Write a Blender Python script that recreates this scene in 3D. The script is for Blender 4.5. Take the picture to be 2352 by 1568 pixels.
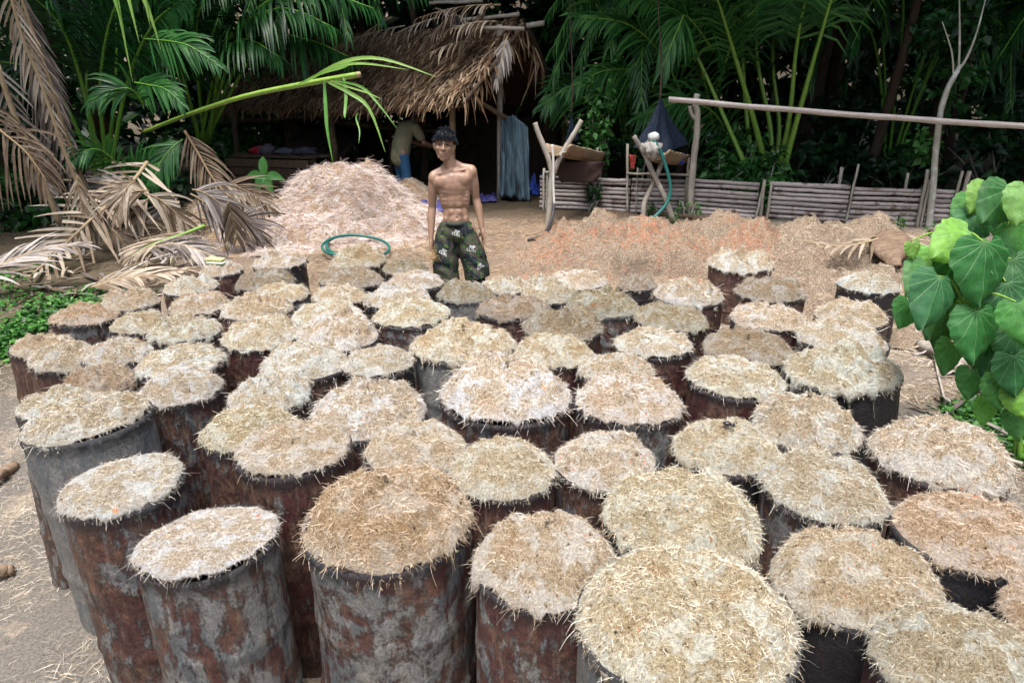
import bpy, math, random
import numpy as np
from mathutils import Vector, Matrix, noise

for o in list(bpy.data.objects):
    bpy.data.objects.remove(o)
S = bpy.context.scene
COL = S.collection
random.seed(7)
RNG = np.random.default_rng(11)
rad = math.radians

# ------------------------------------------------------------------ camera, sky, sun, exposure
CAMZ, PITCH, LENS = 2.45, 19.5, 24.0
cam = bpy.data.objects.new("camera", bpy.data.cameras.new("camera"))
COL.objects.link(cam)
cam.location = (0, 0, CAMZ)
cam.rotation_euler = (rad(90 - PITCH), 0, 0)
cam.data.lens = LENS
cam.data.sensor_width = 36
cam.data.clip_start = 0.05
cam.data.clip_end = 600
S.camera = cam

SUN_EL, SUN_AZ = 74, 200          # high, a little behind the camera
world = bpy.data.worlds.new("World")
S.world = world
world.use_nodes = True
wn = world.node_tree.nodes
wl = world.node_tree.links
wn.clear()
w_out = wn.new("ShaderNodeOutputWorld")
w_bg = wn.new("ShaderNodeBackground")
w_sky = wn.new("ShaderNodeTexSky")
w_sky.sky_type = 'NISHITA'
w_sky.sun_disc = False
w_sky.sun_elevation = rad(SUN_EL)
w_sky.sun_rotation = rad(SUN_AZ)
w_sky.dust_density = 4.0
w_sky.air_density = 1.2
w_sky.ozone_density = 1.0
w_hs = wn.new("ShaderNodeHueSaturation")
w_hs.inputs["Saturation"].default_value = 0.7      # cloud cover greys the blue
wl.new(w_sky.outputs[0], w_hs.inputs["Color"])
wl.new(w_hs.outputs[0], w_bg.inputs[0])
w_bg.inputs[1].default_value = 0.13
wl.new(w_bg.outputs[0], w_out.inputs[0])

sun = bpy.data.objects.new("sun", bpy.data.lights.new("sun", 'SUN'))
COL.objects.link(sun)
sun.data.energy = 1.5
sun.data.angle = rad(22)
sun.data.color = (1.0, 0.985, 0.96)
_az = rad(SUN_AZ)
_d = Vector((math.sin(_az) * math.cos(rad(SUN_EL)), math.cos(_az) * math.cos(rad(SUN_EL)), math.sin(rad(SUN_EL))))
sun.rotation_euler = _d.to_track_quat('Z', 'Y').to_euler()
sun.location = (0, -6, 14)

S.view_settings.view_transform = 'Standard'
S.view_settings.look = 'None'
S.view_settings.exposure = 1.6
S.view_settings.gamma = 1.0
S.view_settings.use_curve_mapping = False
S.render.engine = 'CYCLES'
S.cycles.max_bounces = 6
S.cycles.diffuse_bounces = 3
S.cycles.transparent_max_bounces = 4
S.render.resolution_x, S.render.resolution_y = 1024, 682

# ------------------------------------------------------------------ helpers
FPX = LENS / 36 * 2352            # photo measured on a 2352-wide copy
_sp, _cp = math.sin(rad(PITCH)), math.cos(rad(PITCH))


def at(u, v, y):
    """point on the sight line of pixel (u, v) at ground distance y"""
    a, t = (u - 1176) / FPX, (v - 784) / FPX
    s = y / (_cp - t * _sp)
    return Vector((a * s, y, CAMZ - s * (_sp + t * _cp)))


def sstep(a, b, x):
    t = np.clip((np.asarray(x, float) - a) / (b - a), 0, 1)
    return t * t * (3 - 2 * t)


def gz(x, y):
    """height of the yard"""
    x = np.asarray(x, float)
    y = np.asarray(y, float)
    ys = y - 1.3 * sstep(-2.5, -3.7, x)
    h = .55 * sstep(2.9, 5.6, ys) + .07 * sstep(5.6, 7.2, ys) + .12 * sstep(7, 10.5, ys) + .2 * sstep(11, 22, ys) + 16 * sstep(25, 60, ys)
    h = np.maximum(h, .5 * sstep(1.75, 2.3, x) * sstep(2.0, 3.4, y) + .12 * sstep(2.4, 5, x) * sstep(2.5, 5, y))
    h = h + .012 * np.sin(x * 5.1 + y * 2.3) + .01 * np.sin(x * 3.3 - y * 6.7 + 1)
    return h


def g1(x, y):
    return float(gz(x, y))


def gnd(u, v):
    """where the sight line of a pixel meets the yard"""
    lo = 1.0
    y = 1.0
    while y < 40:
        p = at(u, v, y)
        if p.z <= g1(p.x, p.y):
            break
        y += .05
    return Vector((p.x, p.y, g1(p.x, p.y)))


def link(o, parent=None):
    COL.objects.link(o)
    if parent:
        o.parent = parent
    return o


def tag(o, label=None, cat=None, group=None, kind=None):
    if label:
        o["label"] = label
    if cat:
        o["category"] = cat
    if group:
        o["group"] = group
    if kind:
        o["kind"] = kind
    return o


def empty(name, loc=(0, 0, 0), rot=(0, 0, 0), parent=None):
    o = bpy.data.objects.new(name, None)
    o.empty_display_size = .1
    o.location = loc
    o.rotation_euler = rot
    return link(o, parent)


def mesh_arrays(name, V, F, T=None, smooth=False):
    """V (n,3), F list of int arrays (each m x k), T per-vertex tint"""
    me = bpy.data.meshes.new(name)
    V = np.asarray(V, np.float32)
    if not isinstance(F, (list, tuple)):
        F = [F]
    F = [f for f in F if len(f)]
    loops = np.concatenate([f.ravel() for f in F]).astype(np.int32)
    cnt = np.concatenate([np.full(len(f), f.shape[1]) for f in F])
    start = np.concatenate([[0], np.cumsum(cnt)[:-1]]).astype(np.int32)
    me.vertices.add(len(V))
    me.vertices.foreach_set("co", V.ravel())
    me.loops.add(len(loops))
    me.loops.foreach_set("vertex_index", loops)
    me.polygons.add(len(cnt))
    me.polygons.foreach_set("loop_start", start)
    me.polygons.foreach_set("loop_total", cnt.astype(np.int32))
    me.update(calc_edges=True)
    if smooth:
        me.polygons.foreach_set("use_smooth", np.ones(len(cnt), bool))
    if T is not None:
        a = me.attributes.new("tint", 'FLOAT', 'POINT')
        a.data.foreach_set("value", np.asarray(T, np.float32))
    me.validate()
    return me


def obj(name, me, mat=None, parent=None, loc=None, rot=None):
    o = bpy.data.objects.new(name, me)
    if mat is not None:
        me.materials.clear()
        me.materials.append(mat)
    if loc is not None:
        o.location = loc
    if rot is not None:
        o.rotation_euler = rot
    return link(o, parent)


class MB:
    """collects shapes into one mesh"""

    def __init__(self):
        self.v, self.f, self.t = [], [], []

    def add(self, vs, fs, tint=0.5):
        b = len(self.v)
        self.v += [tuple(p) for p in vs]
        self.t += (list(tint) if hasattr(tint, '__len__') else [tint] * len(vs))
        self.f += [tuple(i + b for i in f) for f in fs]

    def box(self, c, s, rot=None, tint=.5, bev=0.0):
        sx, sy, sz = s[0] / 2, s[1] / 2, s[2] / 2
        if bev <= 0:
            vs = [Vector((x, y, z)) for z in (-sz, sz) for y in (-sy, sy) for x in (-sx, sx)]
            fs = [(0, 2, 3, 1), (4, 5, 7, 6), (0, 1, 5, 4), (2, 6, 7, 3), (0, 4, 6, 2), (1, 3, 7, 5)]
        else:
            b = bev
            ring = lambda x, y: [(-x, -y + b), (-x + b, -y), (x - b, -y), (x, -y + b), (x, y - b), (x - b, y), (-x + b, y), (-x, y - b)]
            vs = []
            for z, k in ((-sz, b), (-sz + b, 0), (sz - b, 0), (sz, b)):
                vs += [Vector((p[0], p[1], z)) for p in ring(sx - k, sy - k)]
            fs = [tuple(range(7, -1, -1)), tuple(range(24, 32))]
            for r in range(3):
                for i in range(8):
                    j = (i + 1) % 8
                    fs.append((r * 8 + i, r * 8 + j, r * 8 + 8 + j, r * 8 + 8 + i))
        if rot is not None:
            m = rot if isinstance(rot, Matrix) else Matrix.Rotation(rot, 3, 'Z')
            vs = [m @ p for p in vs]
        c = Vector(c)
        self.add([p + c for p in vs], fs, tint)

    def tube(self, pts, r, n=8, tint=.5, cap=True, wob=0.0, flat=1.0):
        pts = [Vector(p) for p in pts]
        if not hasattr(r, '__len__'):
            r = [r] * len(pts)
        base = len(self.v)
        up = None
        vs = []
        for i, p in enumerate(pts):
            d = (pts[min(i + 1, len(pts) - 1)] - pts[max(i - 1, 0)]).normalized()
            if up is None:
                up = Vector((0, 0, 1)) if abs(d.z) < .9 else Vector((1, 0, 0))
            x = d.cross(up).normalized()
            up = x.cross(d).normalized()
            for k in range(n):
                a = 2 * math.pi * k / n
                q = r[i] * (1 + (random.uniform(-wob, wob) if wob else 0))
                vs.append(p + x * (q * math.cos(a)) + up * (q * flat * math.sin(a)))
        fs = []
        for i in range(len(pts) - 1):
            for k in range(n):
                l = (k + 1) % n
                fs.append((i * n + k, i * n + l, (i + 1) * n + l, (i + 1) * n + k))
        if cap:
            fs.append(tuple(range(n - 1, -1, -1)))
            fs.append(tuple((len(pts) - 1) * n + k for k in range(n)))
        self.add(vs, fs, tint)

    def strip(self, pts, w, side, fold=0.0, up=None, tint=.5):
        """leaf-like strip along pts; with fold > 0 a V section of three rows"""
        pts = [Vector(p) for p in pts]
        vs, fs = [], []
        for i, p in enumerate(pts):
            s = side[i] if isinstance(side, (list, tuple)) else side
            if fold:
                u = up if up is not None else Vector((0, 0, 1))
                vs += [p - s * w[i] + u * (fold * w[i]), p, p + s * w[i] + u * (fold * w[i])]
            else:
                vs += [p - s * w[i], p + s * w[i]]
        k = 3 if fold else 2
        for i in range(len(pts) - 1):
            for j in range(k - 1):
                fs.append((i * k + j, i * k + j + 1, (i + 1) * k + j + 1, (i + 1) * k + j))
        self.add(vs, fs, tint)

    def mesh(self, name, smooth=True):
        me = bpy.data.meshes.new(name)
        me.from_pydata(self.v, [], self.f)
        if smooth:
            me.polygons.foreach_set("use_smooth", [True] * len(me.polygons))
        a = me.attributes.new("tint", 'FLOAT', 'POINT')
        a.data.foreach_set("value", self.t)
        return me

    def build(self, name, mat, parent=None, smooth=True, loc=None, rot=None):
        return obj(name, self.mesh(name, smooth), mat, parent, loc, rot)


def rel(o, parent):
    """parent without moving"""
    o.parent = parent
    o.matrix_parent_inverse = parent.matrix_basis.inverted()
    return o


def ribbons(P, D, L, W, sag=.3, tint=None, seg=2, rng=RNG, N=None):
    """many thin curved strands: roots P, unit directions D, lengths L, widths W"""
    n = len(P)
    P = np.asarray(P, float)
    D = np.asarray(D, float)
    side = np.cross(D, rng.normal(size=(n, 3)))
    side /= np.linalg.norm(side, axis=1)[:, None] + 1e-9
    bend = rng.normal(size=(n, 3)) * .35
    bend[:, 2] -= sag
    V = np.zeros((n, (seg + 1) * 2, 3))
    for k in range(seg + 1):
        t = k / seg
        C = P + (D * t + bend * t * t * .5) * L[:, None]
        w = (W * (1 - .55 * t))[:, None] * .5
        V[:, 2 * k] = C - side * w
        V[:, 2 * k + 1] = C + side * w
    b = (np.arange(n) * (seg + 1) * 2)[:, None]
    F = np.concatenate([b + np.array([[2 * k, 2 * k + 1, 2 * k + 3, 2 * k + 2]]) for k in range(seg)], 0)
    T = np.repeat(tint if tint is not None else rng.random(n), (seg + 1) * 2)
    return V.reshape(-1, 3), F, T


def fract(x, y, z, oct=4):
    return noise.fractal(Vector((x, y, z)), 1.0, 2.0, oct)


# ------------------------------------------------------------------ materials
class NT:
    def __init__(self, name):
        self.m = bpy.data.materials.new(name)
        self.m.use_nodes = True
        self.n = self.m.node_tree.nodes
        self.l = self.m.node_tree.links
        self.n.clear()
        self.out = self.n.new("ShaderNodeOutputMaterial")
        self.b = self.n.new("ShaderNodeBsdfPrincipled")
        self.l.new(self.b.outputs[0], self.out.inputs[0])
        self.b.inputs["Roughness"].default_value = .85
        self.b.inputs["Specular IOR Level"].default_value = .25
        self._tc = None

    def coord(self, kind="Object"):
        if self._tc is None:
            self._tc = self.n.new("ShaderNodeTexCoord")
        return self._tc.outputs[kind]

    def mapping(self, scale=(1, 1, 1), kind="Object", loc=None, rand=False):
        m = self.n.new("ShaderNodeMapping")
        m.inputs["Scale"].default_value = scale
        self.l.new(self.coord(kind), m.inputs[0])
        if rand:
            oi = self.n.new("ShaderNodeObjectInfo")
            mul = self.n.new("ShaderNodeMath")
            mul.operation = 'MULTIPLY'
            mul.inputs[1].default_value = 50
            self.l.new(oi.outputs["Random"], mul.inputs[0])
            self.l.new(mul.outputs[0], m.inputs["Location"])
        return m.outputs[0]

    def noise(self, scale, detail=4, rough=.55, vec=None, dist=0.0):
        x = self.n.new("ShaderNodeTexNoise")
        x.inputs["Scale"].default_value = scale
        x.inputs["Detail"].default_value = detail
        x.inputs["Roughness"].default_value = rough
        x.inputs["Distortion"].default_value = dist
        self.l.new(vec if vec is not None else self.coord(), x.inputs["Vector"])
        return x.outputs["Fac"]

    def voronoi(self, scale, vec=None, out="Distance"):
        x = self.n.new("ShaderNodeTexVoronoi")
        x.inputs["Scale"].default_value = scale
        self.l.new(vec if vec is not None else self.coord(), x.inputs["Vector"])
        return x.outputs[out]

    def attr(self, name="tint", out="Fac"):
        x = self.n.new("ShaderNodeAttribute")
        x.attribute_name = name
        return x.outputs[out]

    def ocol(self, out="Color"):
        return self.n.new("ShaderNodeObjectInfo").outputs[out]

    def ramp(self, fac, stops, interp='LINEAR'):
        r = self.n.new("ShaderNodeValToRGB")
        r.color_ramp.interpolation = interp
        e = r.color_ramp.elements
        while len(e) < len(stops):
            e.new(.5)
        for i, (p, c) in enumerate(stops):
            e[i].position = p
            e[i].color = (*c, 1) if len(c) == 3 else c
        self.l.new(fac, r.inputs[0])
        return r.outputs[0]

    def step(self, fac, a, b):
        m = self.n.new("ShaderNodeMapRange")
        m.inputs[1].default_value = a
        m.inputs[2].default_value = b
        self.l.new(fac, m.inputs[0])
        return m.outputs[0]

    def mix(self, fac, a, b, mode='MIX'):
        m = self.n.new("ShaderNodeMix")
        m.data_type = 'RGBA'
        m.blend_type = mode
        for s, x in ((m.inputs[0], fac), (m.inputs[6], a), (m.inputs[7], b)):
            if hasattr(x, 'is_linked') or hasattr(x, 'links'):
                self.l.new(x, s)
            elif isinstance(x, (int, float)):
                s.default_value = x
            else:
                s.default_value = (*x, 1)
        return m.outputs[2]

    def math(self, op, a, b=None):
        m = self.n.new("ShaderNodeMath")
        m.operation = op
        for i, x in enumerate((a, b)):
            if x is None:
                continue
            if isinstance(x, (int, float)):
                m.inputs[i].default_value = x
            else:
                self.l.new(x, m.inputs[i])
        return m.outputs[0]

    def sep(self, vec):
        s = self.n.new("ShaderNodeSeparateXYZ")
        self.l.new(vec, s.inputs[0])
        return s.outputs

    def bump(self, h, strength=.5, dist=.01):
        b = self.n.new("ShaderNodeBump")
        b.inputs["Strength"].default_value = strength
        b.inputs["Distance"].default_value = dist
        self.l.new(h, b.inputs["Height"])
        self.l.new(b.outputs[0], self.b.inputs["Normal"])

    def base(self, c):
        if hasattr(c, 'links'):
            self.l.new(c, self.b.inputs["Base Color"])
        else:
            self.b.inputs["Base Color"].default_value = (*c, 1)
        return self

    def rough(self, r):
        if hasattr(r, 'links'):
            self.l.new(r, self.b.inputs["Roughness"])
        else:
            self.b.inputs["Roughness"].default_value = r
        return self


def leaf_mat(name, dark, mid, light, rough=.5, transl=.25, spec=.35, brown=None):
    """leaf: tint picks the shade, a little light passes through"""
    t = NT(name)
    n = t.noise(9, 3)
    f = t.math('ADD', t.attr(), t.math('MULTIPLY', t.math('SUBTRACT', n, .5), .5))
    c = t.ramp(f, [(.1, dark), (.5, mid), (.95, light)])
    if brown:
        c = t.mix(t.step(t.noise(4, 4), .56, .68), c, brown)
    t.base(c).rough(rough)
    t.b.inputs["Specular IOR Level"].default_value = spec
    tr = t.n.new("ShaderNodeBsdfTranslucent")
    t.l.new(c, tr.inputs[0])
    mx = t.n.new("ShaderNodeMixShader")
    mx.inputs[0].default_value = transl
    t.l.new(t.b.outputs[0], mx.inputs[1])
    t.l.new(tr.outputs[0], mx.inputs[2])
    t.l.new(mx.outputs[0], t.out.inputs[0])
    return t.m


def wood_mat(name, dark, light, scale=(30, 30, 3), rough=.8, patch=None):
    t = NT(name)
    v = t.mapping(scale, rand=True)
    n = t.noise(1.0, 5, .6, v, .6)
    f = t.math('ADD', t.math('MULTIPLY', t.attr(), .5), t.math('MULTIPLY', n, .75))
    c = t.ramp(f, [(.3, dark), (.85, light)])
    if patch:
        c = t.mix(t.step(t.noise(6, 4), .55, .65), c, patch)
    t.base(c).rough(rough)
    t.bump(n, .5, .008)
    return t.m

# ------------------------------------------------------------------ fibre, sawdust and drum materials
def fibre_material():
    t = NT("fibre")
    c = t.ramp(t.attr(), [(0, (.24, .165, .10)), (.3, (.48, .375, .26)), (.6, (.68, .59, .47)), (1, (.85, .82, .76))])
    t.base(t.mix(1, c, t.ocol(), 'MULTIPLY')).rough(.75)
    return t.m


def fill_material():
    t = NT("fibre_fill")
    v = t.mapping(rand=True)
    r = t.attr()
    big = t.noise(8, 4, .55, v)
    grain = t.noise(240, 3, .8, v)
    fine = t.noise(95, 5, .75, v)
    mid = t.noise(34, 5, .7, v)
    c = t.ramp(t.math('ADD', t.math('MULTIPLY', grain, .5), t.math('MULTIPLY', fine, .5)),
               [(.36, (.085, .055, .034)), (.44, (.31, .23, .145)), (.51, (.53, .42, .285)), (.60, (.69, .59, .45)), (.72, (.83, .785, .71))])
    c = t.mix(t.math('MULTIPLY', t.step(t.math('ADD', big, t.math('MULTIPLY', t.math('SUBTRACT', mid, .5), .5)), .50, .60), .85), c, t.ramp(fine, [(.3, (.34, .315, .275)), (.48, (.655, .635, .59)), (.65, (.85, .84, .81))]))
    c = t.mix(t.math('MULTIPLY', t.step(big, .43, .30), .5), c, (.40, .24, .115))
    c = t.mix(t.math('MULTIPLY', t.step(t.math('ADD', r, t.math('MULTIPLY', t.math('SUBTRACT', mid, .5), .7)), .86, 1.08), .65), c, t.mix(fine, (.34, .325, .30), (.78, .76, .72)))
    c = t.mix(t.step(mid, .40, .31), c, (.06, .036, .022))  # crevices between fibres painted dark to read as shade
    c = t.mix(t.math('MULTIPLY', t.step(t.noise(16, 3, .5, t.mapping((1, 1.3, 1), rand=True)), .70, .76), .8), c, (.72, .24, .08))
    t.base(t.mix(1, c, t.ocol(), 'MULTIPLY')).rough(.95)
    t.bump(t.math('ADD', t.math('ADD', fine, grain), t.math('MULTIPLY', mid, 1.6)), 1.0, .016)
    return t.m


def drum_material():
    """rusted sheet steel caked with grey sediment; object colour: R = grey share, G = redness, B = darkness"""
    t = NT("rusty_drum_steel")
    v = t.mapping((1, 1, .8), rand=True)
    vs = t.mapping((1, 1, .16), rand=True)
    oc = t.sep(t.ocol())
    n1 = t.noise(9, 10, .72, v, .25)
    n2 = t.noise(22, 8, .72, v, .2)
    n3 = t.noise(110, 5, .75, v)
    n4 = t.noise(5, 9, .7, v, .3)
    drip = t.noise(34, 5, .65, vs, .15)
    rust = t.ramp(t.math('ADD', t.math('MULTIPLY', n2, .7), t.math('MULTIPLY', n3, .3)),
                  [(.34, (.016, .011, .011)), (.44, (.050, .027, .022)), (.51, (.105, .056, .041)), (.58, (.165, .085, .055)), (.66, (.27, .135, .075)), (.78, (.40, .27, .17))])
    rust = t.mix(t.math('MULTIPLY', oc[1], t.step(n4, .49, .54)), rust, t.ramp(n3, [(.3, (.035, .010, .012)), (.7, (.115, .034, .032))]))
    grey = t.ramp(t.math('ADD', t.math('MULTIPLY', n3, .55), t.math('MULTIPLY', n2, .45)), [(.32, (.045, .045, .046)), (.43, (.125, .122, .118)), (.54, (.21, .205, .195)), (.68, (.33, .32, .30))])
    blue = t.mix(.55, grey, (.085, .105, .125))
    f = t.step(t.math('ADD', t.math('ADD', t.math('MULTIPLY', n1, .8), t.math('MULTIPLY', drip, .2)), t.math('MULTIPLY', t.math('SUBTRACT', oc[0], .5), .45)), .485, .53)
    c = t.mix(f, rust, t.mix(t.step(n4, .52, .56), grey, blue))
    c = t.mix(t.math('MULTIPLY', t.step(drip, .55, .68), .55), c, t.mix(n3, (.10, .075, .055), (.33, .27, .21)))          # dry mud runs
    c = t.mix(t.math('MULTIPLY', t.step(drip, .42, .32), .6), c, (.022, .017, .016))                                    # dark wet runs
    c = t.mix(t.math('MULTIPLY', t.step(t.noise(190, 3, .6, v), .66, .72), t.step(n1, .40, .55)), c, (.50, .43, .33))   # dried sawdust specks
    c = t.mix(t.math('MULTIPLY', t.step(t.math('ADD', n4, t.math('MULTIPLY', t.math('SUBTRACT', oc[2], .4), .22)), .48, .55), oc[2]), c, (.016, .014, .016))
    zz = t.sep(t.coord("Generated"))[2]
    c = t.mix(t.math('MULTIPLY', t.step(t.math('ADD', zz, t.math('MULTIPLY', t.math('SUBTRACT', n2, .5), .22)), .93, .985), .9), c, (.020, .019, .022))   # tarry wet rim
    t.base(c)
    t.rough(t.ramp(n2, [(.35, (.30,) * 3), (.65, (.75,) * 3)]))
    t.b.inputs["Specular IOR Level"].default_value = .4
    t.bump(t.math('ADD', t.math('ADD', t.math('MULTIPLY', n1, 1.5), t.math('MULTIPLY', n3, .3)), t.math('MULTIPLY', f, .45)), .9, .016)
    return t.m


def pile_fibre_material():
    t = NT("pile_fibre")
    c = t.ramp(t.attr(), [(0, (.26, .18, .15)), (.35, (.52, .42, .37)), (.65, (.70, .61, .56)), (1, (.86, .81, .77))])
    t.base(t.mix(1, c, t.ocol(), 'MULTIPLY')).rough(.8)
    return t.m


M_FIBRE = fibre_material()
M_FIBRE2 = pile_fibre_material()
M_FILL = fill_material()
M_DRUM = drum_material()


def ground_material():
    t = NT("yard_ground")
    v = t.coord("Object")
    x, y, z = t.sep(v)
    n1 = t.noise(1.7, 5, .6, v)
    n2 = t.noise(14, 5, .65, v)
    n3 = t.noise(75, 4, .7, v)
    soil = t.ramp(n3, [(.25, (.075, .066, .056)), (.5, (.165, .147, .126)), (.75, (.28, .25, .215))])
    saw = t.ramp(n3, [(.25, (.18, .13, .085)), (.5, (.36, .29, .215)), (.72, (.56, .49, .40))])
    brown = t.ramp(n3, [(.28, (.075, .05, .034)), (.5, (.20, .145, .10)), (.75, (.36, .28, .205))])
    fr = t.math('MULTIPLY', t.step(x, -.8, -1.6), .12)
    c = t.mix(t.step(t.math('SUBTRACT', t.math('ADD', n1, t.math('MULTIPLY', t.math('SUBTRACT', n2, .5), .5)), fr), .42, .6), soil, saw)
    back = t.math('MULTIPLY', t.step(y, 5.5, 6.6), t.step(x, 3.2, 1.6))
    c = t.mix(t.math('MULTIPLY', back, .85), c, brown)
    fl = t.math('MULTIPLY', t.math('MULTIPLY', back, t.step(x, -.9, .2)), t.step(t.math('ADD', t.math('MULTIPLY', n2, .7), t.math('MULTIPLY', n3, .3)), .54, .62))
    c = t.mix(t.math('MULTIPLY', fl, .75), c, (.52, .27, .16))
    bank = t.math('MULTIPLY', t.step(t.math('ADD', x, t.math('MULTIPLY', n1, 1.2)), 2.9, 3.6), t.step(y, 5.4, 4.2))  # soil under the plant, darkened to paint in its shade
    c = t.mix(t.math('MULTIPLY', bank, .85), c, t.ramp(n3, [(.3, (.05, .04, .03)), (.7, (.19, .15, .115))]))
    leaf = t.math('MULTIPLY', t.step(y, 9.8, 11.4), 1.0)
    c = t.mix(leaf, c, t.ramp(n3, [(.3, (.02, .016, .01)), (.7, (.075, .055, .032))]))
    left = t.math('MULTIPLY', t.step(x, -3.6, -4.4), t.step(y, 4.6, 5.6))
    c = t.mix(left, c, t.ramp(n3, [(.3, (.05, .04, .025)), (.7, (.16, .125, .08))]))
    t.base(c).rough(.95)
    t.bump(t.math('ADD', n3, n2), .8, .02)
    return t.m


def heap_material():
    t = NT("sawdust")
    v = t.coord("Object")
    n1 = t.noise(1.6, 4, .6, v)
    n2 = t.noise(13, 5, .7, v)
    n3 = t.noise(70, 5, .75, v)
    tan = t.ramp(n3, [(.32, (.10, .066, .042)), (.46, (.27, .20, .14)), (.58, (.44, .355, .265)), (.76, (.66, .585, .485))])
    red = t.ramp(n3, [(.30, (.17, .07, .04)), (.5, (.45, .215, .125)), (.75, (.64, .41, .29))])
    f = t.math('MULTIPLY', t.step(t.math('ADD', t.math('MULTIPLY', n2, .6), t.math('MULTIPLY', n1, .5)), .55, .67), t.attr())
    c = t.mix(f, tan, red)
    c = t.mix(t.step(t.noise(30, 4, .7, v), .36, .28), c, (.08, .05, .03))
    c = t.mix(t.math('MULTIPLY', t.step(t.noise(4.5, 5, .65, v), .55, .68), .55), c, (.17, .125, .09))
    t.base(c).rough(.95)
    t.bump(t.math('ADD', n3, t.math('MULTIPLY', n2, 1.5)), 1.0, .03)
    return t.m


M_GROUND = ground_material()
M_HEAP = heap_material()

# ------------------------------------------------------------------ ground
def ground():
    xs = np.concatenate([np.linspace(-300, -9, 14), np.linspace(-8.6, 9, 177), np.linspace(9.6, 300, 14)])
    ys = np.concatenate([np.linspace(-60, -.5, 8), np.linspace(0, 13, 150), np.linspace(13.5, 64, 50), np.linspace(75, 500, 8)])
    X, Y = np.meshgrid(xs, ys)
    Z = gz(X, Y)
    near = (np.abs(X) < 9) & (Y > 0) & (Y < 13)
    flat = np.where(near.ravel())[0]
    Zr = Z.ravel()
    for i in flat:
        x, y = X.ravel()[i], Y.ravel()[i]
        Zr[i] += .035 * fract(x * 2.2, y * 2.2, 1.3, 4) + .012 * fract(x * 9, y * 9, 4.1, 3)
    V = np.stack([X.ravel(), Y.ravel(), Zr], -1)
    ny, nx = X.shape
    idx = np.arange(ny * nx).reshape(ny, nx)
    F = np.stack([idx[:-1, :-1], idx[:-1, 1:], idx[1:, 1:], idx[1:, :-1]], -1).reshape(-1, 4)
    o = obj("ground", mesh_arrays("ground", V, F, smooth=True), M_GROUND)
    tag(o, kind="structure", label="bare yard strewn with pale sawdust and coconut fibre")
    return o


ground()


def strewn(n, x0, x1, y0, y1, lmin, lmax, w, tint, name, col=(1, 1, 1, 1), label=None, mask=None, lift=.006):
    x = RNG.uniform(x0, x1, n)
    y = RNG.uniform(y0, y1, n)
    if mask is not None:
        k = mask(x, y)
        x, y = x[k], y[k]
    n = len(x)
    a = RNG.uniform(0, 2 * np.pi, n)
    e = RNG.uniform(-.05, .35, n)
    D = np.stack([np.cos(a) * np.cos(e), np.sin(a) * np.cos(e), np.sin(e)], -1)
    P = np.stack([x, y, gz(x, y) + lift], -1)
    V, F, T = ribbons(P, D, RNG.uniform(lmin, lmax, n), RNG.uniform(.6, 1.3, n) * w, .3, RNG.uniform(*tint, n))
    o = obj(name, mesh_arrays(name, V, F, T), M_FIBRE)
    o.color = col
    tag(o, label, kind="stuff")
    return o


strewn(26000, -5, -1.2, 1.4, 6.5, .02, .09, .0024, (.3, 1), "strewn_fibre", (.85, .82, .78, 1),
       "loose pale fibre strewn over the bare ground beside the drums")
strewn(30000, -2.6, 3.2, 5.7, 10.3, .04, .16, .004, (.15, .85), "strewn_fibre", (.66, .57, .47, 1),
       "brown loose fibre carpet on the yard behind the drums")
strewn(16000, 2.0, 4.6, 2.4, 6.2, .02, .09, .003, (.3, 1), "strewn_fibre", (.95, .9, .84, 1),
       "pale shredded fibre on the bank beside the drums", mask=lambda x, y: x > 1.9)

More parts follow.
